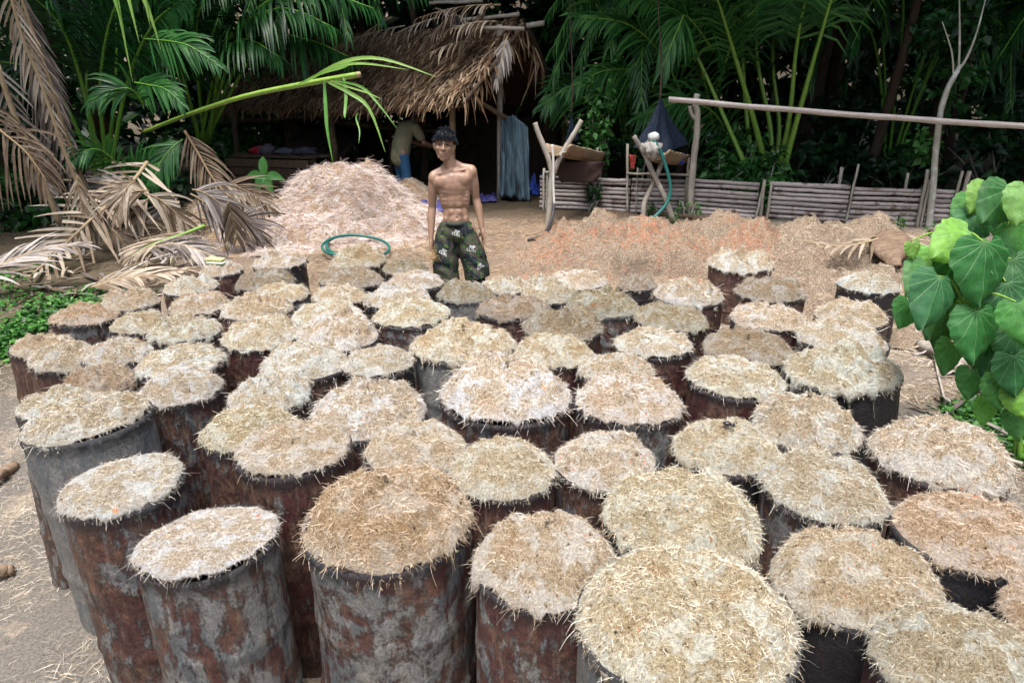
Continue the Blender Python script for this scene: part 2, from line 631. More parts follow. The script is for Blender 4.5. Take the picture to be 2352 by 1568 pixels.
# ------------------------------------------------------------------ the drums
DRUMS = [
    ('brush', -2.56, 5.88, 1.02, 0.178),
    ('b', -2.13, 6.14, 1.04, 0.237),
    ('c', -2.04, 5.49, 1.02, 0.237),
    ('d1', -2.58, 5.32, 1.02, 0.205),
    ('d2', -2.30, 4.83, 1.01, 0.207),
    ('e', -2.88, 4.95, 1.00, 0.202),
    ('f1', -1.80, 5.13, 1.02, 0.212),
    ('f2', -1.83, 4.70, 1.02, 0.237),
    ('g', -2.52, 4.43, 0.99, 0.195),
    ('h', -2.99, 4.57, 1.01, 0.210),
    ('i', -3.00, 4.10, 0.96, 0.176),
    ('j', -2.72, 3.89, 0.95, 0.188),
    ('k', -2.15, 4.25, 1.01, 0.227),
    ('l', -1.62, 4.17, 1.00, 0.239),
    ('m', -2.37, 3.84, 1.00, 0.190),
    ('n', -1.94, 3.73, 0.99, 0.242),
    ('o', -2.29, 3.50, 0.96, 0.181),
    ('p', -1.76, 3.34, 0.99, 0.202),
    ('q', -2.29, 3.15, 0.98, 0.184),
    ('r', -1.97, 2.87, 1.05, 0.264),
    ('s1', -1.22, 3.74, 0.98, 0.246),
    ('s2', -1.28, 3.31, 0.97, 0.210),
    ('t', -1.23, 2.90, 0.97, 0.219),
    ('u', -0.93, 2.59, 1.05, 0.236),
    ('v', -1.58, 2.42, 0.97, 0.229),
    ('w', -1.09, 2.07, 0.96, 0.237),
    ('c2a', -1.41, 6.15, 1.04, 0.241),
    ('c2b', -1.34, 5.52, 1.03, 0.250),
    ('c2b2', -0.95, 5.94, 1.03, 0.201),
    ('c2c', -0.80, 5.44, 1.02, 0.234),
    ('c2d', -1.33, 5.08, 1.01, 0.205),
    ('c2e', -0.87, 4.99, 1.02, 0.245),
    ('c2f', -0.36, 5.11, 1.02, 0.214),
    ('c2g', -0.05, 5.38, 1.01, 0.208),
    ('c2h', 0.53, 5.46, 1.03, 0.244),
    ('c2i', 0.29, 5.08, 1.02, 0.218),
    ('c2j', 0.01, 4.72, 1.02, 0.260),
    ('c2k', 0.67, 4.77, 1.02, 0.264),
    ('c2l', -1.32, 4.65, 0.99, 0.238),
    ('c2m', -0.70, 4.53, 1.03, 0.262),
    ('c2n', 0.34, 4.34, 1.01, 0.256),
    ('c2o', -1.13, 4.21, 0.99, 0.258),
    ('c2p', -0.30, 3.99, 1.01, 0.309),
    ('c2q', -0.78, 3.73, 0.99, 0.200),
    ('c2r', 0.25, 3.88, 1.00, 0.234),
    ('c2s', 0.59, 3.62, 0.99, 0.215),
    ('c2t', -0.71, 3.08, 0.98, 0.281),
    ('c2u', -0.03, 3.23, 1.00, 0.336),
    ('c2v', 0.59, 3.16, 1.00, 0.271),
    ('c2w', -0.43, 2.70, 0.98, 0.216),
    ('c2x', -0.04, 2.53, 0.97, 0.218),
    ('c2y', 0.40, 2.64, 0.95, 0.216),
    ('c3a', 2.05, 6.01, 1.05, 0.273),
    ('c3b', 1.02, 5.43, 1.01, 0.155),
    ('c3c', 1.35, 5.05, 1.03, 0.261),
    ('c3d', 2.00, 5.12, 1.03, 0.256),
    ('c3e', 2.89, 5.37, 1.02, 0.229),
    ('c3f', 1.10, 4.52, 1.01, 0.251),
    ('c3g', 1.78, 4.52, 1.01, 0.251),
    ('c3h', 2.37, 4.56, 1.01, 0.239),
    ('c3i', 0.88, 4.03, 1.00, 0.240),
    ('c3j', 1.45, 3.95, 1.00, 0.258),
    ('c3k', 2.09, 4.08, 1.01, 0.266),
    ('c3l', 1.85, 3.56, 1.01, 0.298),
    ('c3m', 1.23, 3.48, 0.99, 0.256),
    ('c3n', 1.39, 2.92, 0.98, 0.244),
    ('c3o', 0.95, 2.72, 0.97, 0.223),
    ('c6a', 1.25, 2.39, 0.97, 0.232),
    ('c6b', 1.86, 2.63, 0.98, 0.265),
    ('c6c', 0.64, 2.20, 0.97, 0.288),
    ('c6d', 1.65, 2.09, 0.97, 0.252),
    ('c6e', 1.16, 1.91, 0.92, 0.258),
    ('c6f', 0.51, 1.62, 1.01, 0.310),
    ('c6g', 1.21, 1.45, 1.00, 0.217),
    ('c6h', 1.67, 1.68, 0.95, 0.156),
    ('c5a', -0.46, 2.18, 0.97, 0.302),
    ('c5b', 0.12, 1.98, 0.93, 0.246),
]
# key: (wall class, cap colour class, tilt (ax, ay) degrees, label)
LOOK = {
'brush': ('R','S',(0,0),"red rusty drum topped with straw fibre and a yellow scrubbing brush"),
'b': ('K','S',(0,0),"black walled drum with straw top between the brush drum and the green hose"),
'c': ('B','G',(0,0),"drum with dull greyish straw top just in front of the black walled drum"),
'd1': ('R','W',(0,0),"whitish domed drum beside the dead fronds, behind a tan topped one"),
'd2': ('R','T',(0,0),"tan topped drum overlapping the whitish domed drum beside the dead fronds"),
'e': ('B','T',(0,0),"drum with ragged brown straw top at the tips of the fallen frond"),
'f1': ('G','T',(0,0),"golden topped drum right behind a long low golden heaped drum"),
'f2': ('R','T',(0,0),"long low golden heaped drum, red wall showing under its ragged fringe"),
'g': ('R','T',(0,0),"drum with golden fringe and dark red wall beside the brown grey walled one"),
'h': ('M','O',(0,0),"brownish topped drum with grey patched wall at the edge by the green weeds"),
'i': ('B','T',(0,4),"outermost brown rusty drum at the edge by the weeds, tan domed top"),
'j': ('R','S',(0,3),"drum with straw top and torn fringe leaning against the outermost brown drum"),
'k': ('R','P',(0,0),"wide pale topped drum tucked behind the red brown walled whitish drum"),
'l': ('R','P',(0,0),"drum with pale bushy top over a broad blotchy red rust wall"),
'm': ('M','P',(0,0),"pale topped drum with an orange fleck, behind the dark brown fibre drum"),
'n': ('B','P',(0,0),"pale pinkish topped drum with orange rust streaks under its fringe"),
'o': ('R','O',(0,0),"dark brown shaggy fibre drum, the brownest top near the edge"),
'p': ('M','W',(0,0),"whitish flat topped drum with blue grey and red wall behind the grey drum"),
'q': ('M','P',(0,3),"pale topped drum half hidden behind the big smooth grey drum"),
'r': ('G','S',(0,-4),"big smooth grey cement coated drum leaning outward over the bare ground"),
's1': ('M','P',(0,0),"pale clumpy drum beside the tall grey walled drum, higher of a merged pair"),
's2': ('M','W',(0,0),"whitish clumpy drum with dry leaf scraps, lower of a merged pair"),
't': ('R','T',(0,0),"golden brown smooth topped drum with red wall behind the streaked brown one"),
'u': ('R','S',(0,0),"tall drum with long red brown streaked wall and straw top"),
'v': ('M','W',(0,-1),"whitish topped drum with maroon and blue grey patches and a middle hoop"),
'w': ('M','W',(0,-1.5),"white crusted flat topped drum, wall mottled orange and slate grey, by open ground"),
'c2a': ('B','T',(0,0),"golden topped drum with the green hose coil lying behind it"),
'c2b': ('K','G',(0,0),"darkest grey topped drum in front of the hose coil"),
'c2b2': ('K','G',(0,0),"small grey topped drum beside the man's right hand"),
'c2c': ('K','P',(0,0),"pale lumpy drum pressed against the man's right leg"),
'c2d': ('R','T',(0,0),"golden drum mostly hidden below the darkest grey topped drum"),
'c2e': ('K','P',(0,0),"pale drum with orange flecks before the one at the man's right leg"),
'c2f': ('G','G',(0,0),"dark grey topped drum with blue grey wall directly before the man"),
'c2g': ('B','P',(0,0),"pale flecked drum beside the man's left foot"),
'c2h': ('K','S',(0,0),"straw topped drum with black grey wall on the edge of pink sawdust"),
'c2i': ('K','P',(0,0),"pale low drum between the man's left foot and the pink sawdust drum"),
'c2j': ('R','G',(0,0),"greyish drum with orange red wall beside the dark grey one before the man"),
'c2k': ('M','G',(0,0),"dull straw drum with blue grey and rust wall, behind a flat grey one"),
'c2l': ('R','P',(0,0),"pale gold drum with torn fringe beside the blue flecked drum"),
'c2m': ('M','S',(0,0),"tall tan drum with a blue fleck and a stick beside it"),
'c2n': ('B','G',(0,0),"flat grey topped drum with orange rust edge beside the tall grey walled drum"),
'c2o': ('M','P',(0,0),"pale drum with brown patch at one edge behind the tall grey walled drum's neighbour"),
'c2p': ('G','T',(0,0),"tall drum with smooth grey wall, two orange spots and torn golden fringe"),
'c2q': ('K','P',(0,0),"pale low drum pressed against the tall smooth grey walled drum"),
'c2r': ('R','T',(0,0),"golden shaggy drum with maroon wall on the far side of the grey walled drum"),
'c2s': ('B','S',(0,0),"smooth straw domed drum before the red grey wall of a pale neighbour"),
'c2t': ('M','P',(0,0),"broad pale drum with brown streaks beside the white crusted tall drum"),
'c2u': ('M','W',(0,0),"tall drum with white crust, bark scraps and torn brown rim"),
'c2v': ('M','S',(0,0),"broad straw drum with red blotched grey wall beside the bark strewn one"),
'c2w': ('K','T',(0,0),"low golden drum sunk in front of the broad brown streaked drum"),
'c2x': ('R','T',(0,0),"golden domed drum with deep maroon wall below the bark strewn tall drum"),
'c2y': ('B','S',(0,0),"smooth straw domed drum between the maroon walled and beetle drums"),
'c3a': ('R','S',(0,0),"farthest golden drum standing against the sawdust heap, dark red wall"),
'c3b': ('K','G',(0,0),"small dark grey drum half behind the pale one with ochre wall"),
'c3c': ('B','P',(0,0),"pale drum with ochre streaked wall at the pink sawdust"),
'c3d': ('B','G',(0,0),"tan grey drum just in front of the farthest golden drum"),
'c3e': ('K','W',(0,2),"white topped drum with tall dark wall nearest the fallen brown frond"),
'c3f': ('B','G',(0,0),"brownish grey drum before the ochre walled pale drum"),
'c3g': ('R','S',(0,0),"pinkish straw drum with curled fringe before the tan grey drum"),
'c3h': ('M','T',(0,0),"flat tan drum with grey blue rim below the white topped dark drum"),
'c3i': ('R','P',(0,0),"pale drum with an orange smear and red grey wall"),
'c3j': ('B','G',(0,0),"ragged grey green drum with orange brown inside edge"),
'c3k': ('M','S',(0,0),"broad straw drum merging with the big black walled drum before it"),
'c3l': ('K','S',(0,-5),"big straw drum with black grey wall at the sawdust bank's edge"),
'c3m': ('R','S',(0,0),"straw drum with grey patch on its red brown wall behind the beetle drum"),
'c3n': ('R','S',(0,0),"evenly pale straw drum with long fringe beside the beetle drum"),
'c3o': ('K','T',(0,0),"golden drum with a black beetle sitting on its top"),
'c6a': ('M','S',(0,0),"straw drum with orange flecks and grey rim in front of the beetle drum"),
'c6b': ('R','S',(0,0),"broad drum with orange flecked top at the edge by the green creeper"),
'c6c': ('K','T',(0,0),"very broad golden drum with a grey patch at its back edge"),
'c6d': ('K','O',(0,0),"dull brown shaggy drum with exposed black wall"),
'c6e': ('K','T',(0,0),"big golden drum with stiff white strands, black gap beside it"),
'c6f': ('G','T',(0,0),"largest drum of all, golden with white crusted clumps on top"),
'c6g': ('R','T',(0,0),"golden drum standing before the big one with stiff white strands"),
'c6h': ('K','O',(0,0),"low brown drum beside the black gap, brown shaggy top"),
'c5a': ('M','O',(0,0),"orange brown drum with a twist of pale fibre and rust mottled wall"),
'c5b': ('M','T',(0,0),"golden drum with blue stained rim and rust patched blue grey wall"),
}

WALLS = {'R': (.26, .9, .25), 'G': (.95, .1, .12), 'M': (.46, .6, .2), 'K': (.25, .4, 1.0), 'B': (.34, .15, .2)}
CAPS = {'P': (1.02, 1.05, 1.05), 'S': (.99, 1.0, .97), 'T': (.97, .95, .88), 'G': (.63, .62, .57),
        'O': (.87, .79, .69), 'W': (1.09, 1.15, 1.20)}
DRUM_R, DRUM_H = .27, .88


def drum_wall_mesh(seed):
    rnd = random.Random(seed)
    prof = []
    z = 0.0
    for k in range(45):
        z = k / 44
        r = 1.0
        for hoop in (.34, .67):
            r += .035 * math.exp(-((z - hoop) / .014) ** 2)
        if z > .975:
            r += .022
        if z < .02:
            r += .02
        prof.append((r, z))
    prof.append((.975, 1.0))
    prof.append((.955, .93))
    n = 56
    V, F = [], []
    ph = [rnd.uniform(0, 6.28) for _ in range(4)]
    for (r, z) in prof:
        for k in range(n):
            a = 2 * math.pi * k / n
            ca, sa = math.cos(a), math.sin(a)
            d = .022 * fract(ca * 1.4 + seed * 3, sa * 1.4, z * 2.4, 3) + .012 * math.sin(2 * a + ph[0]) * (1 - z * .4)
            d += .007 * fract(ca * 5, sa * 5 + seed, z * 8, 3)
            seam = .012 * math.exp(-((a - ph[1]) / .03) ** 2)
            q = DRUM_R * (r + d + seam)
            V.append((q * ca, q * sa, z * DRUM_H))
    for i in range(len(prof) - 1):
        for k in range(n):
            l = (k + 1) % n
            F.append((i * n + k, i * n + l, (i + 1) * n + l, (i + 1) * n + k))
    return mesh_arrays("drum_wall", V, np.array(F), smooth=True)


def cap_meshes(seed, strands, dome=.055, fringe=1.0, lump=1.0, fine=1.0, thick=1.0):
    """packed fibre dome with ragged overhang, and the loose strands on it"""
    rng = np.random.default_rng(seed)
    na, nr = 90, 26
    A = np.linspace(0, 2 * np.pi, na, endpoint=False)
    rr = np.concatenate([np.linspace(0.02, 1.0, nr), [1.045, 1.06, 1.04, .99]])
    off = seed * 7.3
    lob = np.array([fract(math.cos(a) * 1.1 + off, math.sin(a) * 1.1, 0, 3) for a in A])
    rag = np.array([fract(math.cos(a) * 5 + off, math.sin(a) * 5, 3, 4) for a in A])
    rag2 = np.array([fract(math.cos(a) * 14 + off, math.sin(a) * 14, 6, 2) for a in A])
    tx, ty = rng.normal(0, .006, 2)
    V = np.zeros((len(rr), na, 3))
    for i, r in enumerate(rr):
        for j, a in enumerate(A):
            ca, sa = math.cos(a), math.sin(a)
            if i < nr:
                R = r * (1.0 + .07 * lob[j] * r * r)
                x, y = DRUM_R * R * ca, DRUM_R * R * sa
                z = dome * (1 - r ** 3.2) + .02 + tx * x / DRUM_R + ty * y / DRUM_R
                z += lump * .040 * fract(x * 7 + off, y * 7, off, 3) * (1 - .8 * r ** 4)
                z += lump * .026 * fract(x * 20 + off, y * 20, off, 3) + .008 * fract(x * 62, y * 62, off, 2)
                z -= lump * .045 * max(0, fract(x * 13 - off, y * 13, 5 + off, 3) - .28)
            else:
                R = r * (1.0 + .07 * lob[j] + .045 * rag[j] + .02 * rag2[j])
                x, y = DRUM_R * R * ca, DRUM_R * R * sa
                q = i - nr + 1
                drop = (.016 + .06 * max(0, .12 + rag[j]) + .010 * rag2[j]) * fringe
                z = .02 - [0, .25, .62, 1.0, .75][q] * max(.012, drop) + tx * x / DRUM_R + ty * y / DRUM_R
            V[i, j] = (x, y, z)
    nrr = len(rr)
    idx = np.arange(nrr * na).reshape(nrr, na)
    F = np.stack([idx[:-1], np.roll(idx, -1, 1)[:-1], np.roll(idx, -1, 1)[1:], idx[1:]], -1).reshape(-1, 4)
    cap_v = np.concatenate([V.reshape(-1, 3), [[0, 0, V[0, :, 2].mean()]]])
    tri = np.stack([np.full(na, nrr * na), idx[0], np.roll(idx[0], -1)], -1)
    Tt = np.concatenate([np.repeat(np.minimum(rr, 1.1), na), [0]])
    dome_me = mesh_arrays("fibre_fill", cap_v, [F, tri], Tt, smooth=True)

    def sample(fr, fa):
        i = np.clip(fr, 0, nrr - 1.001)
        i0 = i.astype(int)
        j0 = (fa / (2 * np.pi) * na).astype(int) % na
        w = (i - i0)[:, None]
        return V[i0, j0] * (1 - w) + V[np.minimum(i0 + 1, nrr - 1), j0] * w

    n_top = int(strands * .76)
    n_edge = strands - n_top
    fa = rng.uniform(0, 2 * np.pi, n_top)
    fr = np.sqrt(rng.random(n_top)) * (nr - 1)
    P = sample(fr, fa)
    d = rng.uniform(0, 2 * np.pi, n_top)
    # strands lie in matted sweeps
    sweep = np.array([fract(p[0] * 6 + off, p[1] * 6, 9, 2) for p in P]) * 5 + seed
    d = np.where(rng.random(n_top) < .45, sweep + rng.normal(0, .5, n_top), d)
    e = np.abs(rng.normal(0.0, .13, n_top))
    D = np.stack([np.cos(d) * np.cos(e), np.sin(d) * np.cos(e), np.sin(e)], -1)
    L = np.clip(rng.lognormal(math.log(.018), .55, n_top), .008, .085) * fine * thick ** .5
    W = rng.uniform(.0008, .0018, n_top) * fine * thick
    P[:, 2] += .001
    T = np.where(rng.random(n_top) < .5, rng.uniform(.7, 1, n_top), rng.uniform(.0, .6, n_top))
    v1, f1, t1 = ribbons(P, D, L, W, .28, T, rng=rng)
    fa = rng.uniform(0, 2 * np.pi, n_edge)
    fr = rng.uniform(nr - 3, nrr - 1.2, n_edge)
    P = sample(fr, fa)
    d = fa + rng.normal(0, .7, n_edge)
    e = rng.uniform(-1.1, .35, n_edge)
    D = np.stack([np.cos(d) * np.cos(e), np.sin(d) * np.cos(e), np.sin(e)], -1)
    L = np.clip(rng.lognormal(math.log(.0125), .62, n_edge), .005, .075)
    W = rng.uniform(.0009, .0019, n_edge) * fine * thick
    v2, f2, t2 = ribbons(P, D, L, W, .5, np.where(rng.random(n_edge) < .6, rng.uniform(.65, 1, n_edge), rng.uniform(.05, .6, n_edge)), rng=rng)
    me = mesh_arrays("loose_strands", np.concatenate([v1, v2]), np.concatenate([f1, f2 + len(v1)]), np.concatenate([t1, t2]))
    return dome_me, me


WALL_MESHES = [drum_wall_mesh(s) for s in range(8)]
MID_CAPS = [cap_meshes(20 + s, 3600, .066 + .016 * (s % 3), .8 + .3 * (s % 4), 1.0 + .35 * (s % 2), 1.0, 1.3) for s in range(9)]
FAR_CAPS = [cap_meshes(40 + s, 2300, .066 + .016 * (s % 3), .8 + .3 * (s % 4), 1.1 + .4 * (s % 2), 1.0, 1.7) for s in range(9)]
for m in WALL_MESHES:
    m.materials.append(M_DRUM)


CAPTOP = {}


def put_drums():
    k = 0
    for i, (key, x, y, ztop, r) in enumerate(DRUMS):
        wall, cap, tilt, label = LOOK[key]
        rnd = random.Random(key)
        near = y < 2.8
        if near:
            flat = key in ('r', 'v', 'w', 'u', 'q')
            dome, fib = cap_meshes(100 + i, 5200 if flat else (11000 if key == 'c6f' else 8200), .022 if flat else .08 + .035 * rnd.random(), rnd.uniform(.5, .8) if flat else rnd.uniform(.8, 1.5), .55 if flat else 1.0, .7 if key in ('c6f', 'c6e', 'c6g', 'c5b') else .9)
        else:
            dome, fib = (MID_CAPS if y < 4.0 else FAR_CAPS)[k % 9]
            k += 1
        for me, m in ((dome, M_FILL), (fib, M_FIBRE)):
            if not me.materials:
                me.materials.append(m)
        rx, ry = rad(tilt[0] + rnd.uniform(-1.3, 1.3)), rad(tilt[1] + rnd.uniform(-1.3, 1.3))
        ax = Matrix.Rotation(ry, 3, 'Y') @ Matrix.Rotation(rx, 3, 'X') @ Vector((0, 0, 1))
        g = g1(x, y)
        h = ztop - g + .05
        base = Vector((x, y, ztop)) - ax * (h / ax.z)
        h = h / ax.z
        d = empty("fibre_drum", base, (rx, ry, 0))
        tag(d, label, "drum", "fibre filled drums packed side by side in the yard")
        s = r / DRUM_R
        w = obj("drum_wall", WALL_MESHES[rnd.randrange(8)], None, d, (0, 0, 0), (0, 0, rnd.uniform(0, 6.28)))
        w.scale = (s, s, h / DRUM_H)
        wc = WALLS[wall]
        w.color = tuple(min(1, max(0, c + rnd.uniform(-.1, .1))) for c in wc) + (1,)
        f = obj("fibre_fill", dome, None, d, (0, 0, h), (0, 0, rnd.uniform(0, 6.28)))
        k2 = .945 if key in ('r', 'v', 'w', 'u', 'q') else .965
        f.scale = (s * k2, s * k2 * rnd.uniform(.98, 1.03), s * rnd.uniform(.85, 1.25))
        CAPTOP[key] = ztop + dome.vertices[len(dome.vertices) - 1].co.z * f.scale[2]
        cc = CAPS[cap]
        j = rnd.uniform(.93, 1.05)
        f.color = tuple(c * j * rnd.uniform(.97, 1.03) for c in cc) + (1,)
        q = obj("loose_strands", fib, None, f)
        q.color = tuple(min(1.0, c * 1.03) for c in f.color[:3]) + (1,)
        tag(q, kind="stuff")


put_drums()

# ------------------------------------------------------------------ heaps
def heap(name, fn, x0, x1, y0, y1, nx, ny, mat, label, cat, tintfn=None, rough=(.05, .03, .012)):
    """height-field heap standing on the yard; its rim dips under the ground"""
    xs, ys = np.linspace(x0, x1, nx), np.linspace(y0, y1, ny)
    V, T = [], []
    for y in ys:
        for x in xs:
            h = fn(x, y)
            k = min(1, max(0, h / .15))
            h += k * (rough[0] * fract(x * 2.5, y * 2.5, 7, 3) + rough[1] * fract(x * 7, y * 7, 2, 3) + rough[2] * fract(x * 24, y * 24, 5, 3))
            V.append((x, y, g1(x, y) + h - .03))
            T.append(tintfn(x, y) if tintfn else .5)
    idx = np.arange(nx * ny).reshape(ny, nx)
    F = np.stack([idx[:-1, :-1], idx[:-1, 1:], idx[1:, 1:], idx[1:, :-1]], -1).reshape(-1, 4)
    o = obj(name, mesh_arrays(name, V, F, T, True), mat)
    tag(o, label, cat)
    return np.array(V).reshape(ny, nx, 3), o


def bell(x, y, cx, cy, sx, sy, h, p=2.0):
    return h * math.exp(-(abs((x - cx) / sx) ** p + abs((y - cy) / sy) ** p))


# pale coconut fibre pile before the shed
def coir_h(x, y):
    y -= .4
    a = bell(x, y, -2.62, 9.75, .95, 1.0, .84, 2.2)
    a = max(a, bell(x, y, -2.3, 9.7, .8, .9, .84, 2.4))
    a = max(a, bell(x, y, -2.75, 9.25, 1.35, 1.1, .42, 2.4))
    a = max(a, bell(x, y, -1.75, 9.35, .7, .9, .36, 2.2))
    a = max(a, bell(x, y, -3.9, 9.25, .95, .9, .56, 2.2))
    return a - .02


CH, coir = heap("coir_pile", coir_h, -5.4, -.6, 8.2, 11.8, 110, 80, M_FILL, "tall pile of pale pinkish coconut fibre in front of the thatched shed", "fibre pile", rough=(.15, .10, .04))
coir.color = (.95, .86, .85, 1)


def pile_strands(H, n, parent, lmin, lmax, w, col, seed, hmin=.04, mask=None, tint=(.2, 1), mat=None):
    rng = np.random.default_rng(seed)
    ny, nx, _ = H.shape
    i = rng.uniform(0, ny - 1.01, n * 2)
    j = rng.uniform(0, nx - 1.01, n * 2)
    P = H[i.astype(int), j.astype(int)]
    fi, fj = (i % 1)[:, None], (j % 1)[:, None]
    i0, j0 = i.astype(int), j.astype(int)
    P = (H[i0, j0] * (1 - fi) * (1 - fj) + H[i0 + 1, j0] * fi * (1 - fj) + H[i0, j0 + 1] * (1 - fi) * fj + H[i0 + 1, j0 + 1] * fi * fj)
    keep = P[:, 2] - gz(P[:, 0], P[:, 1]) > hmin
    if mask is not None:
        keep &= mask(P)
    P = P[keep][:n]
    n = len(P)
    off = seed * 1.7
    sw = np.array([fract(p[0] * 3 + off, p[1] * 3, p[2] * 3, 3) for p in P]) * 6
    a = np.where(rng.random(n) < .6, sw + rng.normal(0, .5, n), rng.uniform(0, 6.28, n))
    e = np.abs(rng.normal(0, .32, n))
    D = np.stack([np.cos(a) * np.cos(e), np.sin(a) * np.cos(e), np.sin(e) - .15], -1)
    clump = np.array([fract(p[0] * 4, p[1] * 4, p[2] * 4 + off, 3) for p in P])
    T = np.clip(rng.uniform(*tint, n) + clump * .35, 0, 1)
    V, F, T = ribbons(P + [0, 0, .004], D, rng.uniform(lmin, lmax, n), rng.uniform(.7, 1.3, n) * w, .45, T, seg=3, rng=rng)
    o = obj("loose_strands", mesh_arrays("loose_strands", V, F, T), mat or M_FIBRE, parent)
    o.color = col
    tag(o, kind="stuff")
    return o


pile_strands(CH, 44000, coir, .06, .17, .0042, (1.0, .96, .955, 1), 5, mat=M_FIBRE2, mask=lambda P: (P[:, 0] > -3.55 + .35 * np.sin(P[:, 1] * 6)), tint=(.3, 1))
pile_strands(CH, 15000, coir, .06, .17, .0045, (.66, .57, .41, 1), 6, mask=lambda P: (P[:, 0] < -3.35 + .35 * np.sin(P[:, 1] * 6)))


# sawdust heaps
def red_h(x, y):
    a = bell(x, y, 1.35, 8.25, .95, .95, .50, 2.0)
    a = max(a, bell(x, y, 2.5, 8.2, 1.3, .95, .46, 2.0))
    a = max(a, bell(x, y, 1.6, 7.5, 1.25, .75, .30, 2.2))
    a -= bell(x, y, 1.45, 7.1, .34, .17, .34, 3) + bell(x, y, 1.85, 7.0, .2, .12, .2, 3)
    return a - .02


RH, redheap = heap("sawdust_heap", red_h, -.2, 4.4, 6.0, 9.8, 130, 110, M_HEAP, "orange and tan sawdust heap with a dark hollow dug into it", "sawdust heap",
                   lambda x, y: max(.35, min(1, 1.5 - .28 * (x - .5))), (.17, .08, .05))


def tan_h(x, y):
    a = bell(x, y, 3.9, 7.8, 1.25, 1.2, .48, 2.2)
    a = max(a, bell(x, y, 3.1, 6.4, .8, .9, .28, 2.2))
    a = max(a, bell(x, y, 3.6, 6.1, .9, .8, .22, 2.2))
    return a - .02


TH, tanheap = heap("sawdust_heap", tan_h, 1.9, 5.6, 5.2, 9.6, 110, 110, M_HEAP, "pale cream sawdust heap sloping down to the drums and fallen frond", "sawdust heap",
                   lambda x, y: .15, (.17, .08, .05))


def pink_h(x, y):
    return bell(x, y, 1.3, 6.45, .85, .45, .12, 2.2) - .02


PH, pinkheap = heap("sawdust_heap", pink_h, .2, 2.4, 5.7, 7.3, 50, 40, M_HEAP, "low fan of pink wet sawdust spilled behind the drums", "sawdust heap",
                    lambda x, y: 1.0, (.03, .02, .01))
pile_strands(RH, 9000, redheap, .02, .07, .005, (.80, .58, .44, 1), 8, tint=(.1, .7))
pile_strands(TH, 9000, tanheap, .02, .08, .0045, (.86, .80, .72, 1), 9, tint=(.2, 1))
pile_strands(PH, 2500, pinkheap, .02, .05, .004, (1.0, .66, .56, 1), 10, tint=(.4, 1))


# heap inside the shed on a tarpaulin
def inner_h(x, y):
    return bell(x, y, -1.75, 11.95, .48, .5, .50, 1.7) - .02


IH, inner = heap("fibre_heap", inner_h, -2.9, -.6, 11.0, 13.0, 44, 40, M_FILL, "small pale fibre heap under the shed roof beside a purple tarpaulin", "fibre heap", rough=(.03, .02, .01))
inner.color = (.86, .76, .70, 1)
pile_strands(IH, 3000, inner, .03, .09, .005, (1, .9, .84, 1), 12, tint=(.3, .9))

# ------------------------------------------------------------------ fence, troughs, poles
M_BAMBOO = wood_mat("weathered_bamboo", (.11, .092, .088), (.40, .355, .335), (3, 30, 30), .7, (.12, .085, .07))
M_BARK = wood_mat("grey_bark", (.10, .085, .07), (.40, .36, .30), (14, 14, 5), .9, (.33, .33, .29))
M_DARKWOOD = wood_mat("dark_wood", (.022, .016, .012), (.11, .075, .05), (20, 20, 4), .85)
M_TROUGH = wood_mat("palm_sheath", (.06, .032, .02), (.34, .25, .17), (5, 34, 34), .85)


def plain(name, col, rough=.6, var=.25, spec=.3):
    t = NT(name)
    n = t.noise(14, 4)
    c = t.mix(t.math('MULTIPLY', n, 1.0), tuple(x * (1 - var) for x in col), tuple(min(1, x * (1 + var)) for x in col))
    t.base(c).rough(rough)
    t.b.inputs["Specular IOR Level"].default_value = spec
    t.bump(n, .3, .005)
    return t.m


M_HOSE = plain("green_hose", (.018, .12, .105), .4)
M_HOSEK = plain("black_hose", (.05, .05, .055), .5)
M_PIPE = plain("white_pipe", (.62, .60, .56), .45)

FA, FB = Vector((.44, 11.45)), Vector((7.9, 9.25))


def fpt(u):
    """point of the fence line seen in picture column u"""
    a = (u - 1176) / FPX
    # depth varies little with v: use v ~ 465
    k = a / (_cp - ((465 - 784) / FPX) * _sp)
    d = FB - FA
    t = (k * FA.y - FA.x) / (d.x - k * d.y)
    p = FA + d * t
    return Vector((p.x, p.y, g1(p.x, p.y)))


def wob_line(a, b, n, amp, rnd):
    pts = []
    for i in range(n):
        t = i / (n - 1)
        p = a.lerp(b, t)
        pts.append(p + Vector((rnd.uniform(-amp, amp), rnd.uniform(-amp, amp), rnd.uniform(-amp, amp))))
    return pts


